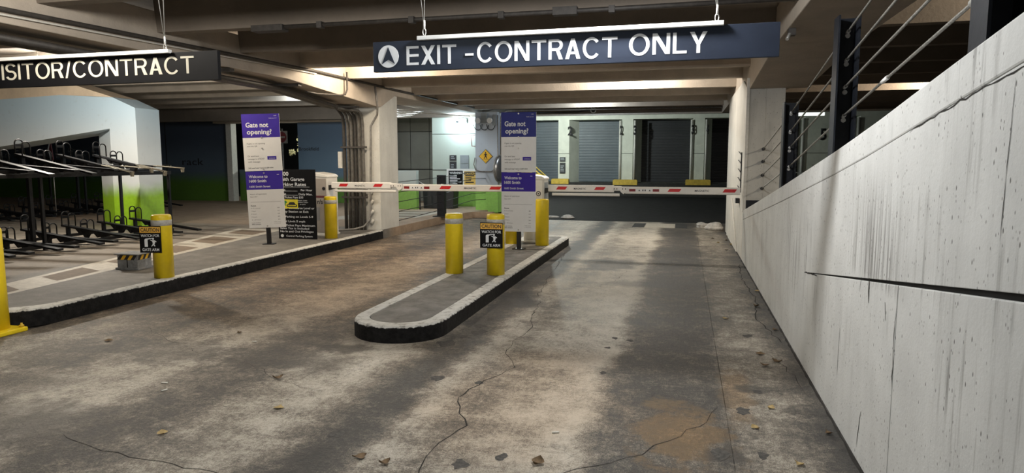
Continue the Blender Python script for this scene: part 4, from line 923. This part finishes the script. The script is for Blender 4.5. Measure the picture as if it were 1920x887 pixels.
for k in range(4):
    zz = 2.99 - k * .05; R = .42 - .05 * k
    MB().tube([(-7.9, 17.0, zz), (-7.3 - .05 * k, 17.0, zz)] + [(-7.3 - .05 * k + R * math.sin(a), 17.0 + R - R * math.cos(a), zz) for a in [PI * i / 10 for i in range(1, 11)]] + [(-7.9, 17 + 2 * R, zz)], .018, 8).build('conduit', m_pipe_w, cu)
MB().tube([(-6.9, 17.4, 2.93), (-6.1, 19.2, 2.95)], .012, 6).build('conduit', m_pipe_w, cu)
rl = thing('ring_camera', 'white ringed round camera on the deep beam over the gates', 'camera', (-2.73, 20.98, 3.18))
MB().tube([(.075 * math.cos(a), -.03, .075 * math.sin(a)) for a in [2 * PI * i / 20 for i in range(21)]], .018, 8).build('ring', m_let, rl)
disc(0, 0, .06, -.05, 0, 20).build('lens', m_dark, rl)
MB().tube([(-.08, -.02, 0), (-.25, -.02, -.01), (-.5, -.02, -.05), (-2.3, -.02, -.05)], .014, 6).build('cable', m_dark, rl)
crn = thing('corner_conduit', 'pale conduit turning from the deep beam onto the blue pier', 'pipe', (0, 0, 0))
MB().tube([(-5.36, 19.9, 1.6), (-5.36, 19.9, 2.9), (-5.33, 19.95, 3.06), (-5.2, 20.1, 3.14), (-4.9, 20.3, 3.16), (1.0, 20.5, 3.17)], .022, 8).build('conduit', m_pipe, crn)

# ceiling light fixtures that hold the lamps (between the joists)
for i, (lab, x, y, z) in enumerate([('unseen tube light added over the walkway behind the white column', -7.9, 17.8, 3.56), ('tube light between the joists above the exit lane sign', -.55, 4.30, 3.30), ('tube light nearest the camera over the island', -2.3, 1.6, 3.30), ('tube light above the visitor lane sign', -4.6, 4.1, 3.30), ('tube light behind the joist near the white column', -5.3, 11.25, 3.56),
                                    ('tube light over the exit lane boom', -1.2, 14.55, 3.56), ('tube light nearest the deep beam', -2.6, 19.35, 3.56), ('tube light over the bicycle rack', -11.0, 10.15, 3.16), ('tube light over the pavement left of the girder', -7.95, 9.5, 3.56),
                                    ('tube light over the ramp beyond the cable fence', 4.6, 8.0, 3.56), ('far tube light over the ramp', 5.2, 16.1, 3.56)]):
    t = thing('ceiling_light', lab, 'lamp', (x, y, z), group='tube lights between the joists')
    B(-.6, .6, -.07, .07, 0, .05).build('housing', m_alu, t); MB().tube([(-.56, 0, -.02), (.56, 0, -.02)], .018, 8).build('tube', m_tube, t)
    MB().tube([(-.4, 0, .05), (-.4, 0, 3.63 - z)], .008, 6).build('hanger', m_wire, t); MB().tube([(.4, 0, .05), (.4, 0, 3.63 - z)], .008, 6).build('hanger', m_wire, t)

# ---- two-tier bicycle rack
def tray_mesh(z0, z1, L, thin=False):
    m = MB(); n = 6
    def seg(xa, xb, za, zb, w=.055, t=.032):
        k = len(m.v); m.v += [(x, yy, z + dz) for (x, z) in ((xa, za), (xb, zb)) for yy, dz in ((-w, 0), (w, 0), (w, t), (-w, t))]
        for q in ((0, 1, 5, 4), (1, 2, 6, 5), (3, 0, 4, 7), (2, 3, 7, 6), (0, 3, 2, 1), (4, 5, 6, 7)): m.f.append(tuple(k + i for i in q)); m.sm.append(False)
    seg(0, L * (.6 if thin else 1), z0, z0 + (z1 - z0) * (.6 if thin else 1))
    if thin: seg(L * .6, L, z0 + (z1 - z0) * .6 + .015, z1 + .02, .03, .018)
    return m
def uloop(x, z, w, h, rr=.011):
    r = w * .45
    pts = [(x, -w / 2, z), (x, -w / 2, z + h - r)] + [(x, -w / 2 + r - r * math.cos(a), z + h - r + r * math.sin(a)) for a in [PI / 2 * i / 4 for i in range(1, 5)]]
    pts += [(x, w / 2 - r + r * math.sin(a), z + h - r + r * math.cos(a)) for a in [PI / 2 * i / 4 for i in range(5)]] + [(x, w / 2, z)]
    return MB().tube(pts, rr, 6)
def tray_protos(z0, z1, L, hoop_h, galv):
    o = tray_mesh(z0, z1, L, galv).build('tray', m_rack, None); zt = z0 + .03; sl = (z1 - z0) / L
    uloop(.05, zt, .15, hoop_h).build('wheel_hoop', m_rack, o); uloop(.20, zt + sl * .20, .15, hoop_h).build('wheel_hoop', m_rack, o)
    B(.045, .055, -.07, .07, zt + hoop_h * .5, zt + hoop_h * .68).build('hoop_plate', m_rack, o)
    MB().prism([(.42, z0 + sl * .42), (.62, z0 + sl * .62), (.54, z0 + sl * .5 - .13), (.50, z0 + sl * .5 - .13)], -.04, .04, 'y').build('tray_foot', m_rack, o)
    B(.08, .13, -.03, .03, z0 - .16, z0).build('tray_foot', m_rack, o)
    MB().prism([(.30, z0 + sl * .3), (.42, z0 + sl * .42), (.38, z0 + sl * .3 - .08)], -.04, .04, 'y').build('tray_foot', m_rack, o)
    if galv:
        m = MB(); k = 0
        for s in (-.05, .05):
            m.tube([(L * .62, s, z0 + sl * L * .62 + .035), (L, s, z1 + .035)], .008, 6)
        m.prism([(L - .01, z1 - .045), (L + .01, z1 - .045), (L + .02, z1 + .04), (L - .03, z1 + .04)], -.03, .03, 'y'); m.build('pull_rail', m_rail, o)
    return o
def make_rack(label, loc):
    t = thing('bicycle_rack', label, 'bike rack', loc, group='two-tier bicycle racks')
    Y0, Y1 = -1.0, 5.6                       # along the rack; local origin at y = 6.4 in the world
    for x in (.85, -.35):
        for y in (-.3, 2.65, 5.55): B(x - .024, x + .024, y - .024, y + .024, 0, 1.25).build('post', m_rack, t)
    B(.40, .46, 2.78, 2.84, 0, 1.25).build('post', m_rack, t)
    for x, z in ((.85, 1.20), (-.30, 1.30), (.35, 1.24)): B(x - .03, x + .03, Y0, Y1, z, z + .07).build('upper_beam', m_rack, t)
    for x, z in ((.05, .07), (.85, .03)): B(x - .025, x + .025, Y0, Y1, z, z + .05).build('lower_beam', m_rack, t)
    for y in (-.3, 2.65, 5.55): B(-.35, .85, y - .02, y + .02, 1.20, 1.26).build('cross_beam', m_rack, t)
    pl = tray_protos(.27, .07, 1.66, .24, False); ph = tray_protos(.12, .06, 1.55, .22, False)
    ul = tray_protos(1.57, 1.24, 1.60, .24, True); uh = tray_protos(1.42, 1.30, 1.66, .22, True)
    ul2 = tray_protos(1.57, 1.24, 1.60, .24, False); uh2 = tray_protos(1.42, 1.30, 1.66, .22, False)
    used = set()
    def put(p, y):
        o = p if id(p) not in used else copy_tree(p); used.add(id(p)); o.parent = t; o.location = (0, y, 0)
    for k in range(8):
        y = 5.4 - .8 * k
        put(pl, y); put(ph, y - .4)
        if y - .8 > Y0 - .1: put(ul if k < 2 else ul2, y - .8)
        put(uh if k < 2 else uh2, y - .4)
    return t
rk = make_rack('black two-tier bicycle rack in front of the green mural pier', (-11.15, 6.4, .178))
rk2 = copy_tree(rk); rk2.location = (-17.0, 12.9, .178); rk2['label'] = 'dark bicycle rack deep in the bay behind the first rack'

# ---- hazard striped block
hz = thing('hazard_block', 'small grey cast block with yellow and black hazard tape', 'block', (-7.33, 7.78, .178), (0, 0, math.radians(4)))
MB().prism([(-.155, -.14), (.155, -.14), (.155, .14), (-.155, .14)], 0, .21).build('block', m_cage, hz, bevel=.008)
B(-.185, .185, -.165, .165, .205, .218).build('cap', m_cage, hz, bevel=.003)
B(-.175, .18, -.16, .16, 0, .028).build('foot', m_cage, hz, bevel=.004)
B(-.006, .006, -.145, -.14, .03, .20).build('seam', m_joint, hz)
def tape(p, q, n):
    d = Vector((q[0] - p[0], q[1] - p[1])); nr = Vector((d.y, -d.x)).normalized() * .003
    f = lambda t, z: (p[0] + d.x * t + nr.x, p[1] + d.y * t + nr.y, z)
    z0, z1, sl = .135, .20, .16; w = (1 - sl) / n
    for i in range(n):
        a = i * w; b = a + w * .98
        MB().quad(f(a, z0), f(b, z0), f(b + sl, z1), f(a + sl, z1)).build('tape_stripe', m_mark if i % 2 == 0 else m_diamond, hz)
tape((-.155, -.14), (.155, -.14), 5); tape((.155, -.14), (.155, .14), 5)

# ---- rubble, litter and leaves
def rock(label, loc, s, name='rubble_stone', mat=None):
    bm = bmesh.new(); bmesh.ops.create_icosphere(bm, subdivisions=3, radius=1)
    rnd = random.Random(sum(map(ord, label)))
    ph = [rnd.uniform(0, 6) for _ in range(6)]
    for v in bm.verts:
        k = 1 + .14 * math.sin(3 * v.co.x + ph[0]) + .12 * math.sin(4 * v.co.y + ph[1]) + .08 * math.sin(7 * v.co.z + ph[2]) + rnd.uniform(-.03, .03)
        v.co = Vector((v.co.x * s[0] * k, v.co.y * s[1] * k, max(-.0, v.co.z * s[2] * k + s[2] * .4)))
    me = bpy.data.meshes.new(name); bm.to_mesh(me); bm.free(); me.materials.append(mat or m_stone)
    for p in me.polygons: p.use_smooth = False
    o = bpy.data.objects.new(name, me); C.objects.link(o); o.location = loc; return tag(o, label, 'stone', 'broken concrete lumps')
rock('larger broken concrete lump at the foot of the white pier', (.72, 17.1, 0), (.20, .20, .13))
rock('smaller broken concrete lump left of the larger one by the pier', (.48, 17.7, 0), (.15, .22, .09))
rock('pale concrete lump on the road edge behind the island', (-3.25, 19.5, -.005), (.22, .12, .07))
rock('flat concrete lump at the far left of the road edge', (-3.75, 19.8, -.005), (.20, .10, .04))

def leaf_mesh(s, ang, mat, curl):
    m = MB(); n = 6; prof = [0, .32, .46, .40, .22, .05, 0]
    for i in range(n + 1):
        t = i / n; x = (t - .5) * s; w = prof[i] * s; z = .004 + curl * s * (2 * t - 1) ** 2
        for k in (-1, 0, 1):
            yy = k * w; zz = z + abs(k) * curl * s * .5
            m.v.append((x * math.cos(ang) - yy * math.sin(ang), x * math.sin(ang) + yy * math.cos(ang), zz))
    for i in range(n):
        for k in range(2):
            a = i * 3 + k; m.f.append((a, a + 1, a + 4, a + 3)); m.sm.append(True)
    return m
LV = [(.46, 7.37, 'l', 'tan leaf on the right lane just right of the long seam'), (.67, 6.05, 'd', 'brown leaf clump by the ramp wall where the shadow band crosses'), (.60, 4.70, 'l', 'tan curled leaf right of the rust stain'), (.89, 4.34, 'd', 'brown leaf near the foot of the ramp wall'),
      (.47, 4.32, 'l', 'pale tan leaf between the rust stain and the ramp wall'), (.65, 3.84, 'l', 'yellow leaf at the bottom edge near the ramp wall'), (.93, 9.06, 'l', 'pale leaf at the wall foot beyond the wall joint'), (.83, 8.1, 'd', 'brown leaf beside the wall crack line'),
      (.67, 5.72, 'd', 'left one of two brown leaves by the ramp wall'), (.78, 5.84, 'd', 'right one of two brown leaves by the ramp wall'), (.90, 7.0, 'd', 'brown leaf tight against the ramp wall foot'), (-.74, 3.50, 'd', 'dark leaf near the bottom edge right of the long crack'),
      (-1.55, 3.30, 'd', 'large dark leaf at the bottom edge left of the long crack'), (-1.72, 3.34, 'd', 'smaller dark leaf left of the large one at the bottom edge'), (-3.03, 3.35, 'l', 'pale crumpled leaf on the visitor lane near the long thin crack'), (-2.96, 4.46, 'd', 'dark twiggy leaf on the thin crack in the visitor lane'),
      (-2.60, 3.92, 'l', 'long dull leaf in the middle foreground'), (-4.12, 5.60, 'd', 'dark leaf on the visitor lane ahead of the island nose'), (-5.10, 5.05, 'd', 'dark leaf on the left of the visitor lane'), (.96, 15.47, 'd', 'farthest brown leaf at the foot of the pier'),
      (.88, 14.76, 'd', 'second farthest brown leaf by the wall'), (.93, 14.03, 'l', 'tan leaf among the far leaves by the wall'), (.80, 13.18, 'd', 'brown leaf at the near end of the far leaf drift'), (.7, 14.3, 'l', 'pale leaf out from the wall in the far drift'), (.62, 15.1, 'd', 'brown leaf farthest from the wall in the far drift'),
      (-3.2, 9.0, 'd', 'tiny dark leaf beside the island left edge')]
for x, y, k, lab in LV:
    s = random.uniform(.055, .085)
    tag(leaf_mesh(s, random.uniform(0, 6.28), m_leaf, random.uniform(.1, .3)).build('dry_leaf', m_leaf if k == 'l' else m_leaf_d), lab, 'leaf', 'fallen leaves on the floor').location = (x, y, 0)
for x, y, a, lab in [(-3.72, 4.16, .3, 'white cigarette butt on the dark patch of the visitor lane'), (-3.60, 4.02, 1.2, 'smaller white butt below the first one on the visitor lane'), (-3.78, 5.35, .1, 'white butt near the middle of the visitor lane'), (-5.2, 3.4, .7, 'pale butt at the lower left of the visitor lane'), (-.72, 3.95, .4, 'white scrap right of the long crack')]:
    o = MB().tube([(-.022, 0, .006), (.022, 0, .006)], .006, 8).build('cigarette_butt', m_litter); tag(o, lab, 'litter', 'white litter on the floor'); o.location = (x, y, 0); o.rotation_euler = (0, 0, a)

# ---- lit shrub and no-entry sign in the dark opening
sh = thing('shrub', 'pale lit shrub glimpsed through the dark opening beside the rates sign', 'plant', (-15.1, 25.0, 0))
MB().tube([(0, 0, 0), (.05, 0, 1.0), (.1, 0, 2.0), (-.1, 0, 2.7)], [.06, .05, .04, .02], 8).build('stem', m_bark, sh)
lm = MB()
for cx, czz, R, n in ((0, 2.55, .18, 60), (.05, 2.05, .22, 90), (-.42, 1.98, .15, 50), (-.05, 2.3, .1, 25)):
    for i in range(n):
        p = Vector((random.gauss(0, 1), random.gauss(0, 1), random.gauss(0, 1))).normalized() * R * random.random() ** .4 + Vector((cx, 0, czz))
        u = Vector((random.gauss(0, 1), random.gauss(0, 1), random.gauss(0, 1))).normalized() * .06; v = u.orthogonal().normalized() * .03
        lm.quad(tuple(p - u), tuple(p + v), tuple(p + u), tuple(p - v))
lm.build('foliage', m_blossom, sh, kind='stuff')
lamp('shrub_fill_light', (-15.0, 24.2, 2.6), 26, (1, .95, .7), .05, kind='POINT')  # light added to brighten the shrub, no fixture
ne = thing('no_entry_sign', 'dim red no-entry sign behind the leaning help board', 'sign', (-14.0, 21.9, 0))
MB().tube([(0, .03, .17), (0, .03, 2.8)], .03, 8).build('post', m_pipe, ne)
B(-.22, .22, 0, .02, 2.28, 2.72).build('sign_panel', m_pipe, ne); disc(0, 2.5, .19, -.01, 0, 28).build('red_disc', m_dne, ne); B(-.13, .13, -.015, -.01, 2.47, 2.53).build('white_bar', m_pipe, ne)  # panel and bar in grey for white, dim light painted in

pn = thing('pennant_sign', 'small red and white pennant seen through the dark opening above the rack', 'sign', (-16.15, 14.5, 1.66))
MB().prism([(0, .30), (.07, .52), (.10, .30), (.13, .02), (.10, 0), (.05, .12)], 0, .02, 'y').build('red_face', m_dne, pn)
MB().prism([(-.02, .30), (.06, .55), (.07, .52), (.01, .30), (.08, .02), (.05, .02)], -.01, 0, 'y').build('white_edge', m_let, pn)
MB().tube([(.08, .02, 0), (.08, .02, -1.44)], .012, 6).build('pole', m_pipe, pn)
